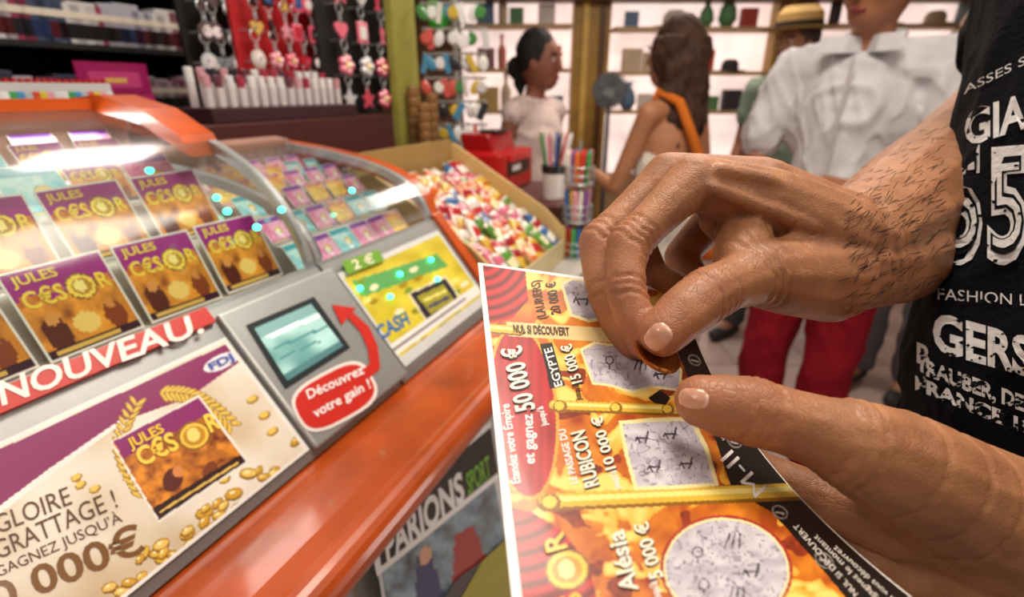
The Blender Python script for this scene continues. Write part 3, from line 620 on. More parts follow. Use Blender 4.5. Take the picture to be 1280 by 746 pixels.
# ---- things beyond the tray
top('raised_shelf_block',MB('5A2A22').kbox(1.27,1.64,-.85,-.42,-.4115,-.28,bev=.004),M_matte,'dark brown raised block on the counter under the red terminal and white cup','display stand')
rt=thing('payment_terminal','red plastic terminal with white lettering behind the sweets tray','terminal',K(1.47,-.70,-.279))
c_=K(1.47,-.70,-.20); m=MB('C0181C')
m.box(c_-KZ*.02,KU*.12,KV*.08,KZ*.058,bev=.012); m.box(c_+KZ*.055+KV*-.02,KU*.08,KV*.05,KZ*.03+KV*-.01,'A01216',bev=.008); m.box(c_+KZ*.02+KV*.083,KU*.07,KV*.006,KZ*.012,'D8282E',bev=.003); part('body',m,M_plastic,rt)
m=MB('2A0606').box(c_+KV*.0805-KZ*.01,KU*.085,KV*.001,KZ*.022); m.box(c_+KV*.082-KU*.02-KZ*.01,KU*.03,KV*.001,KZ*.009,'F4F0F0'); part('label',m,M_print,rt)
m=MB('18181C')
for i in range(3):
    for j in range(4): m.box(c_+KZ*.09+KU*(-.04+j*.022)+KV*(-.02+i*.02),KU*.008,KV*.007,KZ*.004)
part('keypad',m,M_plastic,rt)
p=K(1.385,-.475,-.2795); o=thing('pen_cup','white cup with black rim holding pens near the red terminal','cup',p)
part('cup',MB('ECE8E4').lathe(p,[(.030,0),(.036,.085),(.0335,.085),(.028,.01)],20),M_plastic,o); part('rim',MB('16161A').lathe(p+KZ*.07,[(.0358,0),(.038,.022),(.0355,.022),(.034,.0)],20),M_plastic,o,'black rim')
for i in range(9):
    a=i*.7; cc=['F0F0F0','D83030','3A60B0','F4F4F0','C8A040','30A060','E87090','202020','F0F0F0'][i]
    m=MB(cc); q=p+KZ*.012+V((math.cos(a)*.012,math.sin(a)*.012,0)); e=q+V((math.cos(a)*.03,math.sin(a)*.03,.15)); m.tube([q,e,e+(e-q)*.1],[.004,.004,.002],8)
    top('pen',m,M_plastic,f'{["white","red","blue","cream","gold","green","pink","black","white"][i]} pen leaning in the white cup','pen','pens in the white cup')
cols2=['D83A30','3AA05A','3A70C0','E8C840','E8A0B0','F4F0E8','8A4AA0','E87A30']
P0=K(1.255,-.365,-.4115); ob=thing('tiered_basket_stand','three tier wire basket stand of coloured markers right of the sweets tray','stand',P0)
part('pole',MB('B0B4B4').tube([P0,P0+KZ*.30],.004,8),M_silver,ob); part('foot',MB('909494').lathe(P0,[(.04,0),(.04,.004),(.006,.008)],20),M_silver,ob)
for j in range(3):
    p=P0+KZ*(.01+j*.095); m=MB('B0B8B8')
    for h in (0,.02,.04): m.tube([p+V((math.cos(t)*.036,math.sin(t)*.036,h)) for t in np.linspace(0,6.283,19)],.0018,6)
    for k in range(12): t=k*.5236; m.tube([p+V((math.cos(t)*.036,math.sin(t)*.036,0)),p+V((math.cos(t)*.037,math.sin(t)*.037,.04))],.0013,5)
    m.lathe(p,[(.036,0),(.036,.002)],18); part('basket',m,M_silver,ob)
    for i in range(13):
        a=i*.483; r=.018+.008*(i%2); q=p+V((math.cos(a)*r,math.sin(a)*r,.0035)); m=MB(cols2[(i+j*3)%8]); m.tube([q,q+V((math.cos(a)*.006,math.sin(a)*.006,.068)),q+V((math.cos(a)*.007,math.sin(a)*.007,.076))],[.0062,.0065,.0035],8)
        top('marker',m,M_plastic,f'coloured marker standing in the {["lower","middle","upper"][j]} basket of the wire stand','marker','markers in the basket stand')
# ================================================================ PEOPLE
def human(label,pos,fd,H,skin,sex,spec):
    k=H/1.72; F=V((fd[0],fd[1],0)).normalized(); S=V((-F.y,F.x,0)); R=Matrix((F,S,KZ)).transposed()
    L=lambda f,s,h: V((pos[0],pos[1],0))+(F*f+S*s+KZ*h)*k
    hd=spec.get('head',F); hd=V((hd[0],hd[1],spec.get('tilt',-.05))).normalized(); hs=KZ.cross(hd).normalized(); hu=hd.cross(hs); HR=Matrix((hd,hs,hu)).transposed()
    hc=L(.03,0,1.60); HL=lambda f,s,h: hc+(hd*f+hs*s+hu*h)*k
    wS=.18 if sex=='m' else .15; sl_=1 if sex=='m' else .85
    arms=spec.get('arms',{})
    def arm(sd):
        e,w,hnd=arms.get(sd,((-.02,.23,1.12),(.06,.25,.88),(.09,.25,.80)))
        g=lambda q:L(q[0],q[1]*sd,q[2]); return g((0,wS,1.40)),g(e),g(w),g(hnd)
    pr=[('e',L(0,0,.93),(.11*k,.155*k,.11*k),R),('e',L(0,0,1.28),(.105*k,.16*k*sl_,.17*k),R),('c',[(L(0,0,.95),.115*k*sl_),(L(0,0,1.12),.115*k*sl_),(L(0,0,1.25),.12*k*sl_)]),
        ('c',[(L(-.01,0,1.38),.065*k*sl_),(L(0,0,1.47),.052*k*sl_),(L(.015,0,1.56),.05*k*sl_)]),('c',[(L(0,-wS,1.40),.050*k*sl_),(L(0,0,1.42),.058*k*sl_),(L(0,wS,1.40),.050*k*sl_)]),
        ('e',hc,(.096*k,.074*k,.116*k),HR),('e',HL(.035,0,-.06),(.056*k,.050*k,.058*k),HR),('c',[(HL(.088,0,.015),.008*k),(HL(.108,0,-.02),.011*k)]),
        ('c',[(HL(.078,.02,.028),.010*k),(HL(.078,-.02,.028),.010*k)]),('e',HL(.062,.035,-.03),(.02*k,.02*k,.022*k),HR),('e',HL(.062,-.035,-.03),(.02*k,.02*k,.022*k),HR),
        ('e',HL(0,.076,-.01),(.018*k,.008*k,.03*k),HR),('e',HL(0,-.076,-.01),(.018*k,.008*k,.03*k),HR)]
    for sd in (-1,1):
        s_,e,w,h=arm(sd); pr.append(('c',[(s_,.048*k*sl_),(e,.037*k*sl_),(w,.025*k),(h,.028*k)]))
        d=(h-w).normalized(); x=d.cross(KZ); x=x.normalized() if x.length>.1 else S
        for q in range(4): pr.append(('c',[(h+x*(q-1.5)*.018*k,.011*k),(h+x*(q-1.5)*.021*k+d*.05*k,.0095*k),(h+x*(q-1.5)*.02*k+d*.075*k-KZ*.015,.008*k)]))
        pr.append(('c',[(w+x*.02*k,.012*k),(h+x*.045*k+d*.015,.011*k)]))
        pr.append(('c',[(L(0,.09*sd,.9),.085*k),(L(.02,.1*sd,.5),.055*k),(L(-.01,.1*sd,.3),.052*k),(L(-.02,.1*sd,.09),.035*k),(L(.13,.11*sd,.035),.03*k)]))
    body=top('person',bmb(pr,.009,skin,3),M_skinb,label,'person',smooth=True)
    if 'shirt' in spec:
        c,sl=spec['shirt']; d=.016
        q=[('e',L(0,0,.98),((.12+d)*k,(.155+d)*k,.16*k),R),('e',L(0,0,1.27),((.115+d)*k,(.16+d)*k*sl_,.18*k),R),('c',[(L(0,-wS,1.395),.066*k*sl_),(L(0,0,1.40),.07*k*sl_),(L(0,wS,1.395),.066*k*sl_)]),('c',[(L(.01,0,.92),.125*k*sl_),(L(.02,0,1.12),.13*k*sl_),(L(.01,0,1.3),.125*k*sl_)])]
        if sl:
            for sd in (-1,1):
                s_,e,w,h=arm(sd); m_=s_.lerp(e,sl); q.append(('c',[(s_,.066*k*sl_),(m_,.064*k*sl_)]))
        part('shirt',bmb(q,.008,c,3,wr=.012,wf=9),M_fabric,body,smooth=True)
        if spec.get('collar'):
            m=MB(c)
            for sd in (-1,1): m.box(L(.07,.045*sd,1.455),(F*.03+S*sd*.02)*k,(S*.03+F*.01*sd)*k,(KZ*.022-F*.008)*k,bev=.004)
            m.tube([L(-.065,0,1.48),L(-.03,.06,1.48),L(.05,.06,1.46)],.016*k,8); m.tube([L(-.065,0,1.48),L(-.03,-.06,1.48),L(.05,-.06,1.46)],.016*k,8)
            part('collar',m,M_fabric,body)
            m=MB('C8C4C4').tube([L(.135,0,1.42),L(.148,0,1.28),L(.155,0,1.1),L(.145,0,.95)],.005,6); part('button_placket',m,M_fabric,body)
    if 'trousers' in spec:
        q=[('e',L(0,0,.92),(.125*k,.168*k,.12*k),R)]
        for sd in (-1,1): q.append(('c',[(L(0,.09*sd,.88),.098*k),(L(.02,.1*sd,.5),.078*k),(L(-.02,.1*sd,.12),.065*k)]))
        part('trousers',bmb(q,.01,spec['trousers'],2,wr=.01,wf=8),M_fabric,body,smooth=True)
    if 'dress' in spec:
        q=[('e',L(0,0,.97),(.135*k,.172*k,.14*k),R),('c',[(L(0,0,.95),.13*k),(L(0,0,1.15),.115*k)]),('c',[(L(0,0,.95),.15*k),(L(0,0,.7),.18*k),(L(0,0,.5),.21*k)]),('e',L(.01,0,1.2),(.118*k,.150*k,.12*k),R)]
        part('dress',bmb(q,.01,spec['dress'],2,wr=.012,wf=9),M_fabric,body,smooth=True)
    if 'shoes' in spec:
        for sd in (-1,1): part('shoe',bmb([('c',[(L(-.04,.1*sd,.045),.043*k),(L(.14,.11*sd,.04),.038*k)])],.01,spec['shoes'],2),M_matte,body,smooth=True)
    if 'hair' in spec:
        hcx,style=spec['hair']; q=[('e',HL(-.022,0,.03),(.094*k,.085*k,.108*k),HR)]
        if style=='long':
            q+=[('c',[(HL(-.04,0,.0),.088*k),(HL(-.065,.0,-.10),.074*k),(HL(-.075,0,-.18),.05*k)])]
            for i in range(30):
                a=math.pi*(.40+1.2*i/29); rr=.090; ch=[]
                ph=random.random()*6; ln=random.uniform(.24,.36)
                for j in range(9):
                    t=j/8; ch.append((HL(math.cos(a)*(rr+.016*math.sin(ph+t*10))-.01-.02*t,math.sin(a)*(rr+.018*math.sin(ph+t*12)),.04-ln*t),(.020-.011*t)*k))
                q.append(('c',ch))
        if style=='bun':
            q+=[('e',HL(-.12,0,-.03),(.045*k,.045*k,.05*k)),('c',[(HL(-.07,0,-.02),.055*k),(HL(-.1,0,-.09),.03*k),(HL(-.09,0,-.14),.012*k)])]
        part('hair',bmb(q,.006,hcx,2,wr=.004,wf=30),M_hair,body,smooth=True)
    for sd in (-1,1): 
        e=MB('D8D0C8'); e.ell(HL(.081,.031*sd,.008),.010*k,.013*k,.007*k,HR,n=10); e.ell(HL(.0885,.031*sd,.008),.005*k,.006*k,.006*k,HR,'1A100A',n=8); part('eye',e,M_plastic,body,smooth=True)
        e=MB('2A1810'); e.tube([HL(.09,.017*sd,.03),HL(.088,.035*sd,.036),HL(.076,.05*sd,.03)],.0035,6); part('eyebrow',e,M_hair,body)
    part('lips',MB('8E3A38').ell(HL(.088,0,-.058),.008*k,.022*k,.008*k,HR,n=10),M_skinb,body,smooth=True)
    return body,L,HL,HR,k,R
def gp(px,py,z): p=W(px,py,z); return (p.x,p.y)
b,L,HL,HR,k,R=human('man in an untucked white short sleeved shirt and red trousers, arms folded',gp(1066,150,1.48),(-.75,-.75),1.735,'A06A4C','m',
  dict(shirt=('D4D3D8',.7),collar=True,trousers='8E1826',shoes='5A3A28',head=(-.9,-.5),tilt=-.12,hair=('5A5048','short'),
  arms={1:((.02,.26,1.12),(.21,.08,1.10),(.24,.02,1.11)),-1:((.03,.25,1.12),(.22,.00,1.06),(.22,-.07,1.06))}))
m=MB('1A1A1C'); w1=L(.195,.095,1.102); m.tube([w1+V((math.cos(t)*.031,0,math.sin(t)*.031)) for t in np.linspace(0,6.283,17)],.007,8); part('wristwatch',m,M_plastic,b)
b,L,HL,HR,k,R=human('woman with long wavy brown hair and bare shoulders in a white dress',gp(842,150,1.80),(-.6,.8),1.575,'B9805C','f',
  dict(dress='DCD4CC',shoes='D8C8A8',head=(-.7,.65),hair=('3E2415','long'),arms={1:((.10,.19,1.12),(.26,.16,1.16),(.30,.15,1.14)),-1:((-.04,.20,1.12),(.14,.20,1.02),(.2,.18,1.0))}))
bg=thing('shoulder_bag','orange shoulder bag hanging from the long haired woman','bag',L(-.12,-.2,.9)); 
m=MB('E07A2C'); m.tube([L(.07,.07,1.22),L(.06,.09,1.36),L(.0,.10,1.475),L(-.08,.085,1.44),L(-.128,.05,1.32),L(-.135,-.03,1.2),L(-.15,-.12,1.08)],.017,8); part('strap',m,M_fabric,bg,smooth=True)
part('body',bmb([('e',L(-.17,-.17,.96),(.06,.11,.12),R),('e',L(-.17,-.17,.91),(.07,.12,.08),R)],.008,'D8742C',2,wr=.01,wf=14),M_fabric,bg,smooth=True)
human('woman with black tied back hair behind the counter in a white top',gp(668,120,2.12),(.75,-.65),1.57,'8A5440','f',
  dict(shirt=('DCC8C4',0),trousers='3A3A48',shoes='222222',head=(.85,-.5),hair=('0A0808','bun')))
b,L,HL,HR,k,R=human('man in a straw hat standing behind the white shirted man',gp(1000,50,2.4),(-.8,-.6),1.67,'A87258','m',
  dict(shirt=('7A8A7A',.5),trousers='5A5A60',shoes='333333',head=(-.9,-.4),hair=('4A4038','short')))
ht=thing('straw_hat','beige straw hat with dark band on the man behind','hat',HL(0,0,.07)); Z=HR@V((0,0,1))
part('brim',MB('A88A54').lathe(HL(0,0,.062),[(.085,0),(.15,.004),(.152,.01),(.09,.012)],24,ax=Z),M_fabric,ht); part('crown',MB('B0925E').lathe(HL(0,0,.07),[(.1,0),(.096,.06),(.07,.09),(.02,.092)],24,ax=Z),M_fabric,ht); part('hat_band',MB('3A3028').lathe(HL(0,0,.074),[(.102,0),(.1,.025)],24,ax=Z),M_fabric,ht)
human('grey haired person at the right edge behind the dark sleeve, pale top',gp(1225,60,1.95),(-.8,-.6),1.66,'A87A5C','m',
  dict(shirt=('C8C0B8',.5),trousers='6A6A70',shoes='333333',head=(-.95,-.3),hair=('7A756E','short')))
# ---------------------------------------------------------------- foreground person
def J(*a): return [(W(x,y,z),r) for x,y,z,r in a]
RHi=[
 ('c',J((1400,-150,.62,.06),(1330,0,.57,.055),(1262,140,.52,.050),(1205,198,.455,.048),(1150,243,.385,.043),(1100,282,.332,.035),(1055,308,.295,.0285))),
 ('c',J((1115,318,.335,.033),(1055,336,.288,.025))),
 ('c',J((1045,300,.288,.026),(960,252,.272,.018),(868,228,.262,.0142))),
 ('c',J((1045,292,.30,.026),(950,238,.292,.019),(835,222,.287,.0142))),
 ('c',J((1050,300,.315,.024),(960,250,.312,.019),(865,230,.312,.0138))),
 ('c',J((1050,320,.325,.022),(980,285,.33,.018),(900,265,.33,.0130))),
 ('c',J((1010,330,.29,.025),(940,290,.285,.018),(905,270,.28,.014))),
 ('c',J((868,228,.262,.0142),(842,250,.257,.0116),(808,283,.251,.0103),(787,304,.248,.0116),(782,335,.242,.0092),(783,365,.237,.0099),(793,400,.232,.0090),(806,428,.2285,.0082))),
 ('c',J((835,222,.287,.0142),(808,246,.282,.0116),(775,278,.274,.0106),(751,303,.270,.0122),(750,335,.262,.0096),(760,368,.255,.0104),(774,402,.248,.0093),(790,430,.243,.0084))),
 ('c',J((865,230,.312,.0138),(790,290,.305,.0110),(815,345,.297,.0096),(850,360,.292,.0086))),
 ('c',J((900,265,.33,.0130),(850,320,.325,.0102),(875,360,.315,.009),(905,365,.307,.008))),
 ('c',J((1035,345,.284,.026),(985,345,.268,.0208),(942,343,.252,.0162),(912,355,.241,.0122),(885,368,.231,.0131),(852,393,.222,.0117),(828,417,.2165,.0100))),
 ('c',J((930,300,.265,.0145),(925,325,.256,.0135))),
 ('c',J((1020,262,.267,.0042),(960,226,.2555,.0042),(900,214,.2512,.0042))),
 ('c',J((1020,285,.262,.0042),(960,262,.2545,.0040),(890,236,.2496,.0040))),
 ('c',J((1140,235,.345,.003),(1060,262,.268,.003),(1010,290,.263,.0026),(980,300,.2595,.0024))),
 ('c',J((1130,290,.325,.003),(1080,300,.283,.003),(1030,322,.262,.0026))),
]
LHi=[
 ('c',J((1520,860,.30,.042),(1400,740,.245,.036),(1318,678,.222,.0300))),
 ('c',J((1318,678,.222,.030),(1200,625,.208,.0258),(1120,580,.196,.0215),(1062,554,.190,.0176),(1020,538,.1905,.0136),(975,524,.1915,.0126),(940,514,.1920,.0136),(905,507,.1930,.0120),(876,501,.1940,.0102))),
 ('c',J((1318,690,.225,.030),(1210,670,.222,.0235),(1120,650,.222,.0165),(1030,625,.236,.0120),(950,590,.246,.0102),(900,560,.252,.009))),
 ('c',J((1318,720,.228,.030),(1230,730,.226,.024),(1150,715,.226,.0165),(1050,700,.236,.0125),(960,665,.246,.0105),(910,630,.252,.009))),
 ('c',J((1318,750,.23,.028),(1240,790,.226,.023),(1170,790,.225,.016),(1070,780,.232,.012),(970,750,.24,.0102),(920,710,.246,.009))),
 ('c',J((1318,780,.235,.026),(1250,850,.226,.020),(1190,860,.222,.0145),(1090,850,.226,.0105),(1010,820,.232,.009),(970,790,.236,.008))),
 ('c',J((1260,690,.22,.024),(1180,650,.214,.020),(1130,620,.207,.016))),
 ('c',J((1300,620,.1935,.003),(1230,605,.1860,.003),(1160,592,.1775,.0028),(1100,570,.1760,.0024))),
]
TOR=[('c',J((1520,860,.30,.042),(1700,700,.36,.05),(1800,100,.42,.055))),('c',[(W(1400,-150,.62),.06),(W(1720,-60,.40),.06)]),('c',[(W(1760,-60,.38),.06),(W(1800,500,.36),.06)])]
def crs(a,b,t,w,dep,R):
    a=W(*a);b=W(*b); return (a.lerp(b,t),(b-a),w,dep,R)
CR=[]
th=[(942,343,.252),(885,368,.231),(828,417,.2165)]
for t in (-.18,-.06,.06,.18): CR.append(crs(th[0],th[1],1+t,.0009,.0011,.018))
for t in (-.1,.04,.18): CR.append(crs(th[0],th[1],t,.0013,.0009,.026))
ix=[(868,228,.262),(787,304,.248),(783,365,.237),(806,428,.2285)]
for t in (.82,.90,.98,1.06): CR.append(crs(ix[0],ix[1],t,.0009,.0011,.016))
for t in (-.15,0,.15): CR.append(crs(ix[1],ix[2],1+t,.0009,.0010,.0135))
mi=[(835,222,.287),(751,303,.270),(760,368,.255)]
for t in (.86,.95,1.04): CR.append(crs(mi[0],mi[1],t,.0009,.0011,.016))
for t in (-.1,.1): CR.append(crs(mi[1],mi[2],1+t,.0009,.0010,.0135))
lt_=[(1062,554,.190),(990,528,.1915),(940,514,.1920),(876,501,.1940)]
for t in (-.30,-.12,.06,.24): CR.append(crs(lt_[1],lt_[2],1+t,.0009,.0011,.017))
for t in (-.1,.1,.3): CR.append(crs(lt_[0],lt_[1],t,.0012,.0008,.023))
for t in (.85,1.0,1.12): CR.append(crs((1100,285,.332),(1050,312,.292),t,.0012,.0010,.05))
for t in (.2,.45,.7): CR.append(crs((1000,300,.27),(900,340,.25),t,.0010,.0007,.03))
for t in (.2,.45,.75): CR.append(crs((1250,650,.2),(1080,560,.19),t,.0011,.0008,.035))
pinks=[W(828,417,.2165),W(806,428,.2285),W(791,430,.243),W(783,365,.237),W(787,304,.248),W(751,303,.27),W(885,368,.231),W(876,501,.194),W(950,518,.19),W(868,228,.262)]
def skincf(P):
    n=vn(P[:,0]*90+7,P[:,1]*90+P[:,2]*70); n2=vn(P[:,0]*400,P[:,2]*400+P[:,1]*300)
    C=mix('956040','B37C54',n*.8+n2*.2); pk=np.array(lin('B46A4E'))
    # the forearm darkens with fine hair
    fa=np.clip((P[:,1]-.33)/.12,0,1)[:,None]; C=C*(1-.28*fa)
    for q in pinks:
        d=np.linalg.norm(P-np.array(q),axis=1); w=(np.exp(-(d/.012)**2)*.55)[:,None]; C=C*(1-w)+pk*w
    return C
bodymb=bmb(RHi+LHi+TOR,.0015,'B27A56',3,skincf,CR)
fg=top('person',bodymb,M_skin,'person in a black printed T-shirt scratching the ticket with a coin','person',smooth=True)
hm=mp_bvh(bodymb)
# fine forearm hairs
rg=random.Random(11); m=MB('2A1A12')
for i in range(420):
    x=rg.uniform(1062,1190); y=rg.uniform(150,390)
    p=hm(x,y,0)
    if abs(proj(p)[0]-x)>1.5 or abs(proj(p)[1]-y)>1.5: continue
    a=rg.uniform(-.5,.5)+2.5; ln=rg.uniform(8,17); q=hm(x+math.cos(a)*ln,y+math.sin(a)*ln,.0004)
    if (q-p).length>.02: continue
    m.tube([p,hm(x+math.cos(a)*ln*.5,y+math.sin(a)*ln*.5,.0011),q],[.00016,.00014,.00006],3)
ho=part('arm_hair',m,M_hair,fg); ho['kind']='stuff'
def nail(px,py,a,b,ang,name='fingernail',dome=.0009):
    m=MB('D09A82'); n=12; rings=7; vs=[hm(px,py,dome)]; fs=[]
    for r in range(1,rings+1):
        q=r/rings
        for k in range(n*2):
            t=math.pi*k/n; e=2.6; x=a*q*abs(math.cos(t))**(2/e)*(1 if math.cos(t)>=0 else -1); y=b*q*abs(math.sin(t))**(2/e)*(1 if math.sin(t)>=0 else -1)
            X=px+x*math.cos(ang)-y*math.sin(ang); Y=py+x*math.sin(ang)+y*math.cos(ang); vs.append(hm(X,Y,(dome*(1-q**3)-.0001) if r<rings else -.0004))
    N=2*n
    for k in range(N): fs.append((0,1+k,1+(k+1)%N))
    m.add(vs,fs)
    for r in range(rings-1):
        m.f+=[[1+r*N+k,1+(r+1)*N+k,1+(r+1)*N+(k+1)%N,1+r*N+(k+1)%N] for k in range(N)]
        for k in range(N):
            t=math.pi*k/n; m.c.append(lin('E4C8B0') if (r>=rings-2 and math.cos(t)>.6) else (lin('E0B8A4') if (r>=rings-3 and math.cos(t)<-.75) else m.col)); m.m.append(0)
    part(name,m,mat('nail',.3,coat=.3,var=.08,vscale=200),fg,smooth=True)
nail(823,421,20,17,math.radians(135),'thumbnail')
nail(867,498,21,14,math.radians(188),'thumbnail')
shp=[('c',J((1500,-120,.33,.11),(1495,60,.315,.11),(1480,220,.307,.114),(1480,380,.295,.124),(1488,520,.284,.133),(1495,640,.290,.138))),]
slv=[('c',J((1440,-190,.62,.085),(1375,-90,.58,.077),(1300,38,.545,.070)))]
tmb=bmb(shp+slv,.004,'05060E',5,wr=.0022,wf=14)
part('t_shirt',tmb,M_fabric,fg,'black T-shirt with white distressed lettering',smooth=True)
tmap=mp_bvh(tmb); m=MB('E8E8E6')
def tt(s,x,y,x2,y2,h,b=.02,col='D8D8D8',l=.0012):
    dx,dy=x2-x,y2-y; L_=math.hypot(dx,dy); ny=-dx/L_*h
    m.text(s,[(x,y),(x2,y2),(x2,y2+ny),(x,y+ny)],tmap,l,col,b)
tt('ASSES S',1205,118,1282,80,12,.0); tt('GIA',1206,182,1284,158,44,.03)
for x,x2 in ((1180,1228),(1234,1284)):
    tt('5',x,322,x2,318,132,.05); tt('5',x+4,316,x2-4,312,120,.012,'05060E',.0017); tt('5',x+7,312,x2-7,308,112,-.015,'D8D8D8',.0021)
tt('FASHION L',1172,374,1284,382,14,.0); tt('GERS',1166,436,1290,470,48,.035)
tt('B',1146,452,1162,458,26,.03); tt('(RAUBER, DEP',1150,466,1292,518,20,.04); tt('FRANCE 19',1144,486,1292,546,18,.04)
rg=random.Random(4)
for i in range(420):
    dense=i>170; x=rg.uniform(1150,1288); y=rg.uniform(455,545) if dense else rg.uniform(140,480); s=rg.uniform(1,3.0); a=rg.random()*3
    p=tmap(x,y,0)
    if abs(proj(p)[0]-x)>2: continue
    m.add([tmap(x+math.cos(a+j*1.57)*s*(1+.8*(j%2)),y+math.sin(a+j*1.57)*s,.0026) for j in range(4)],[(0,1,2,3)],'05060E')
part('shirt_lettering',m,M_fabric,fg)
# ================================================================ TICKET IN HAND
TLc=V((-.018,.019,.27)); BLc=V((0,-.0758,.13)); WD=V((.122,-.0152,.026)); ED=TLc-BLc; NC=V((.214,.818,-.528)).normalized()
def tkp(s,r,lift=0):
    e=max(0,min(1,r)); sag=.018*(max(s,0)**1.6)*(4*e*(1-e))
    p=BLc+WD*s*(1-.06*max(0,r))+ED*r-NC*(sag-lift)
    return C0+V((p.x,0,0))+UPV*p.y+FW*p.z
g0=[]
for i in range(-2,43):
    for j in range(-12,62): g0.append((i/40,j/60,*proj(tkp(i/40,j/60))[:2]))
G0=np.array(g0)
def tk(px,py,lift=0):
    i=np.argmin((G0[:,2]-px)**2+(G0[:,3]-py)**2); s,r=G0[i,0],G0[i,1]
    for _ in range(5):
        a,b,_z=proj(tkp(s,r)); e1,e2=px-a,py-b
        if abs(e1)+abs(e2)<.03: break
        h=1e-3; a1,b1,_z=proj(tkp(s+h,r)); a2,b2,_z=proj(tkp(s,r+h))
        j11,j21,j12,j22=(a1-a)/h,(b1-b)/h,(a2-a)/h,(b2-b)/h; D=j11*j22-j12*j21
        if abs(D)<1e-6: break
        s+=max(-.02,min(.02,(j22*e1-j12*e2)/D)); r+=max(-.02,min(.02,(-j21*e1+j11*e2)/D))
    return tkp(s,r,lift)
tm=MB(); nx,ny=290,410; ss=np.linspace(0,1,nx+1); rs=np.linspace(-.12,1,ny+1)
for r in rs:
    for s in ss: tm.v.append(tuple(tkp(s,r)))
PX=[];PY=[];A=[];B=[]
for j in range(ny):
    for i in range(nx):
        s,r=(ss[i]+ss[i+1])/2,(rs[j]+rs[j+1])/2; a,b,_z=proj(tkp(s,r)); PX.append(a);PY.append(b);A.append(s);B.append(r)
        q=j*(nx+1)+i; tm.f.append([q,q+1,q+nx+2,q+nx+1]); tm.m.append(0)
X,Y,A,B=map(np.array,(PX,PY,A,B))
wx=X+18*vn(X/30,Y/30+4); wy=Y+22*vn(X/26+9,Y/30)
C=mix('9E340E','EE9226',vn(wx/26,wy/20)*.75+vn(wx/9,wy/11)*.45-.1)
fire=vn(wx/34+5,wy/15)*.8+vn(wx/10,wy/8)*.3; k_=fire>.62; C[k_]=mix('F0A82E','FADA76',(fire-.62)*5)[k_]
dk=vn(wx/28+11,wy/24+3)<.19; C[dk]=mix('64200C','A23C18',vn(X/6,Y/6))[dk]
def reg(mask,arr): C[mask]=arr[mask]
cur=mix('6A080E','CC2228',.5+.5*np.sin(np.hypot(X-600,Y-322)*.5+np.arctan2(Y-322,X-600)*3))
reg(inpoly(X,Y,[(596,325),(656,330),(660,375),(640,398),(612,404),(600,404)]),cur)
reg(inell(X,Y,654,515,40,106,-.09),mix('9A1016','C22228',vn(X/30,Y/30)+.25*np.sin(X*.5)))
ring=inell(X,Y,654,515,44,110,-.09)&~inell(X,Y,654,515,40,106,-.09); put(C,ring,'E0A23A')
cur2=mix('6A080E','C42026',.5+.5*np.sin(np.hypot(X-625,Y-600)*.32+np.arctan2(Y-600,X-625)*4))
reg(inpoly(X,Y,[(630,632),(665,640),(702,662),(735,705),(762,800),(640,830)]),cur2)
put(C,inell(X,Y,709,712,28,26,-.1),'8A5A10'); put(C,inell(X,Y,709,712,25,23,-.1),'F4CA48'); put(C,inell(X,Y,709,712,19,17,-.1),'C8921E'); put(C,inell(X,Y,708,711,10,12,-.1),'F8E08A')
P=[(838,418),(870,420),(905,478),(960,545),(1180,780),(1085,780),(1010,690),(965,640),(915,612),(893,545),(866,486)]; put(C,inpoly(X,Y,P),'120C0A')
for (cx,cy,r) in [(868,450,9),(884,500,9),(918,552,10),(975,640,11),(1030,700,13)]:
    put(C,inell(X,Y,cx,cy,r,r*.7,.6)&~inell(X,Y,cx,cy,r-2,r*.7-2,.6),'8E867E'); put(C,nearline(X,Y,(cx-r*.4,cy),(cx+r*.4,cy+2),1.2),'A8A098')
put(C,inpoly(X,Y,[(633,402),(762,410),(766,428),(636,420)]),'E0C88E')
def pole(a,b,h): put(C,nearline(X,Y,a,b,h),'8A5C14'); put(C,nearline(X,Y,(a[0],a[1]-h*.2),(b[0],b[1]-h*.2),h*.78),'E0B63C'); put(C,nearline(X,Y,(a[0],a[1]-h*.35),(b[0],b[1]-h*.35),h*.3),'F8E488')
pole((606,410),(650,414),6); pole((692,507),(850,513),7); pole((682,628),(1000,614),11)
for x,y,r in [(688,628,13),(700,508,9),(770,510,8),(835,512,8)]: put(C,inell(X,Y,x,y,r,r*.9),'8E6014'); put(C,inell(X,Y,x-1,y-1,r*.7,r*.6),'F0C850')
def scratch(mask,border):
    put(C,border,'F4E6A8'); n=vn(X/5,Y/5); g=mix('DCD8E0','B8B2BE',vn(X/11,Y/9)*1.1-.1+.25*vn(X/3,Y/3)); g[n>.82]=np.array(lin('A49CAA')); g[(np.abs(vn(X/9+3,Y/8)-.5)<.018)]=np.array(lin('7A7080')); reg(mask,g)
scratch(inpoly(X,Y,[(704,356),(716,350),(742,354),(758,396),(736,399),(716,392)]),inpoly(X,Y,[(700,354),(715,346),(746,351),(762,399),(736,403),(712,395)]))
eg=[(728,438),(745,430),(775,434),(800,428),(830,434),(850,462),(848,486),(815,482),(790,488),(762,480),(742,478)]
eg2=[(x+(x-790)*.05,y+(y-458)*.12) for x,y in eg]
scratch(inpoly(X,Y,eg),inpoly(X,Y,eg2))
scratch(inpoly(X,Y,[(778,530),(815,527),(862,526),(880,560),(893,603),(850,606),(797,608),(786,570)]),inpoly(X,Y,[(773,526),(815,522),(866,521),(885,558),(899,607),(850,611),(793,613),(781,570)]))
scratch(inell(X,Y,908,712,76,62,.12),inell(X,Y,908,712,80,65,.12)); put(C,inell(X,Y,908,712,83,68,.12)&~inell(X,Y,908,712,79,65,.12),'A8302A')
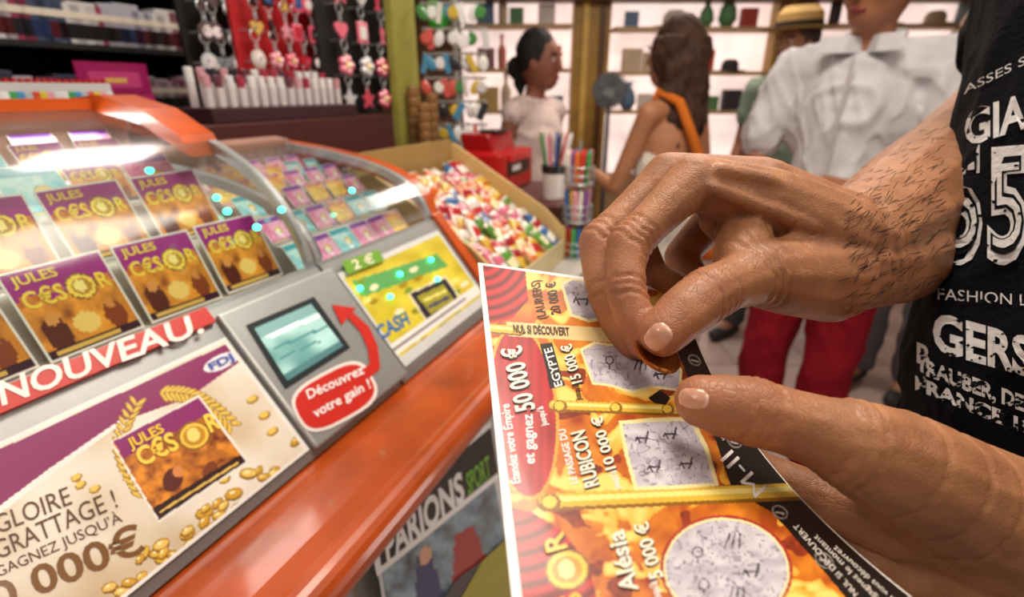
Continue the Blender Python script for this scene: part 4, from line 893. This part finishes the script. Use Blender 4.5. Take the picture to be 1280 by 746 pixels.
def glyph(cx,cy,kd,s=7):
    ink='3A3040'
    if kd==0:
        for a_,b_ in [((-1,.2),(1,.2)),((-.8,.2),(-.4,1)),((.8,.2),(.5,1)),((.8,0),(1,-.9)),((-.9,0),(-1.2,.6))]: put(C,nearline(X,Y,(cx+a_[0]*s,cy+a_[1]*s),(cx+b_[0]*s,cy+b_[1]*s),1.2),ink)
    elif kd==1:
        put(C,inell(X,Y,cx,cy,s*.8,s*.8)&~inell(X,Y,cx,cy,s*.8-1.6,s*.8-1.6),ink); put(C,nearline(X,Y,(cx,cy+s*.8),(cx,cy+s*1.5),1),ink)
    else:
        for q in range(3): put(C,nearline(X,Y,(cx-s+q*s,cy+s),(cx-s*.3+q*s*.7,cy-s),1),ink)
for i,(cx,cy) in enumerate([(803,546),(838,541),(818,582),(858,578),(762,450),(800,455),(826,466),(872,690),(915,676),(940,712),(880,730),(920,742),(728,372)]): glyph(cx,cy,i%3 if i>3 else 0,7 if i<7 else 9)
put(C,inpoly(X,Y,[(810,497),(825,487),(838,497),(832,506),(818,504)]),'14100E')
put(C,inpoly(X,Y,[(675,430),(690,428),(706,482),(688,486)]),'17100C')
bd=(A<.022)|(B>.985); put(C,bd,'F6F4F0'); put(C,(A>.992),'E8E4DE')
tm.c=[tuple(x) for x in C]
def vt(s,x,y,x2,y2,h,col='FFFFFF',b=.015,lift=.0003):
    dx,dy=x2-x,y2-y; L_=math.hypot(dx,dy); ux,uy=dy/L_*h,-dx/L_*h
    tm.text(s,[(x,y),(x2,y2),(x2+ux,y2+uy),(x+ux,y+uy)],tk,lift,col,b)
def vt2(s,x,y,x2,y2,h,col='FFF4E0',oc='240604'):
    vt(s,x+.9,y+1.2,x2+.9,y2+1.2,h,oc,.035,.0003); vt(s,x,y,x2,y2,h,col,.022,.0006)
vt2('50 000 €',668,512,650,432,24); vt('et gagnez',668,580,665,518,13); vt('Étendez votre Empire',650,604,636,505,11); vt("jusqu'à",684,532,678,508,8)
vt('EGYPTE',703,482,689,434,10); vt2('15 000 €',727,478,713,430,13); vt("jusqu'à",727,500,723,480,8,'2A0C08')
vt('(LAURIERS)',683,398,674,350,11,'3A1008',.02); vt('20 000 €',701,392,694,352,12,'2A0C08',.02)
vt('LE PASSAGE DU',722,604,706,536,9,'FFFFFF'); vt2('RUBICON',748,607,730,538,18); vt2('10 000 €',769,586,751,520,13); vt("jusqu'à",775,611,769,588,9,'FFFFFF')
vt2('Alésia',797,738,778,662,22); vt("jusqu'à",828,756,820,726,10,'FFFFFF'); vt2('5 000 €',828,722,808,652,17)
vt2('C€S',742,800,722,740,26,'F0C03A'); vt2('R',708,686,702,664,26,'F0C03A')
tm.text('NUL SI DÉCOUVERT',[(642,416),(712,420),(711,410),(641,406)],tk,.0004,'4A2010',.02)
vt('M-II',958,610,914,562,20,'F4F0E8',.0)
for i,s in enumerate(["Si vous découvrez","sous la zone de jeu"]):
    x=876+i*12; vt(s,x+18,540+i*10,x-10,490+i*12,5,'D8D0C8',.0)
for i,s in enumerate(["NUL SI DÉCOUVERT","gagnez le montant","Si vous découvrez"]):
    x=1016+i*24; vt(s,x+56,742+i*4,x-20,654+i*14,7,'E8E0D8',.0)
n=len(tm.v); g=12
for j in range(g+1):
    for i in range(g+1): tm.v.append(tuple(tkp(i/g,-.12+1.12*j/g,-.0006)))
for j in range(g):
    for i in range(g): q=n+j*(g+1)+i; tm.f.append([q,q+g+1,q+g+2,q+1]); tm.c.append(lin('E8E4DC')); tm.m.append(0)
top('scratch_ticket',tm,M_print,'large orange, red and black scratch ticket held in both hands in front','scratch ticket')
m=MB('9A5A28'); cc=W(822,441,.2225); ax=(V((.30,-.25,.75))).normalized(); m.lathe(cc-ax*.001,[(.0098,0),(.0110,.0003),(.0110,.0017),(.0098,.002),(.0096,.0017),(.001,.0017)],32,ax=ax)
top('coin',m,M_gold,'small copper coin pinched between thumb and forefinger','coin')
# ================================================================ LIGHT
def area(name,loc,to,size,power,col):
    l=bpy.data.lights.new(name,'AREA'); l.energy=power; l.size=size; l.color=col; o=bpy.data.objects.new(name,l); COL.objects.link(o); o.location=loc
    o.rotation_euler=(V(to)-V(loc)).to_track_quat('-Z','Y').to_euler(); return l
area('ceiling_light_a',(.35,.75,2.5),(.1,.6,1),.6,23,(1,.90,.77))
area('ceiling_light_b',(1.0,-.2,2.4),(.2,.4,1.2),.5,7,(1,.86,.72))
area('ceiling_light_c',(.9,2.7,2.5),(.9,2.5,0),.8,28,(1,.86,.76))
area('ceiling_light_d',(-.9,-.3,2.4),(-.2,.6,1.0),.4,8,(1,.90,.80))
area('shelf_light',(-.9,1.5,2.3),(-1.2,1.3,1.2),.3,5,(1,.85,.78))
area('added_rack_fill',(.75,.55,.75),tuple(K(.55,-.3,-.5)),.25,1.6,(1,.93,.86))  # added bounce-like fill that brightens the leaflet rack, not a shop lamp
l=area('added_case_fill',tuple(K(.2,-.80,-.035)),tuple(K(.2,-.62,-.2)),.02,1.0,(.95,1,.95)); l.shape='RECTANGLE'; l.size=.5; l.size_y=.02  # added fill under the top rail, lifts the dark case interior
w=bpy.data.worlds.new('World'); SC.world=w; w.use_nodes=True; w.node_tree.nodes['Background'].inputs[0].default_value=(1,.87,.77,1); w.node_tree.nodes['Background'].inputs[1].default_value=.28
cd=bpy.data.cameras.new('Camera'); cd.sensor_width=36; cd.lens=18; cd.clip_start=.01; cd.dof.use_dof=True; cd.dof.focus_distance=.24; cd.dof.aperture_fstop=7
co_=bpy.data.objects.new('Camera',cd); COL.objects.link(co_); co_.location=C0; co_.rotation_euler=(math.radians(90-22),0,0); SC.camera=co_
SC.view_settings.view_transform='Standard'; SC.view_settings.look='None'
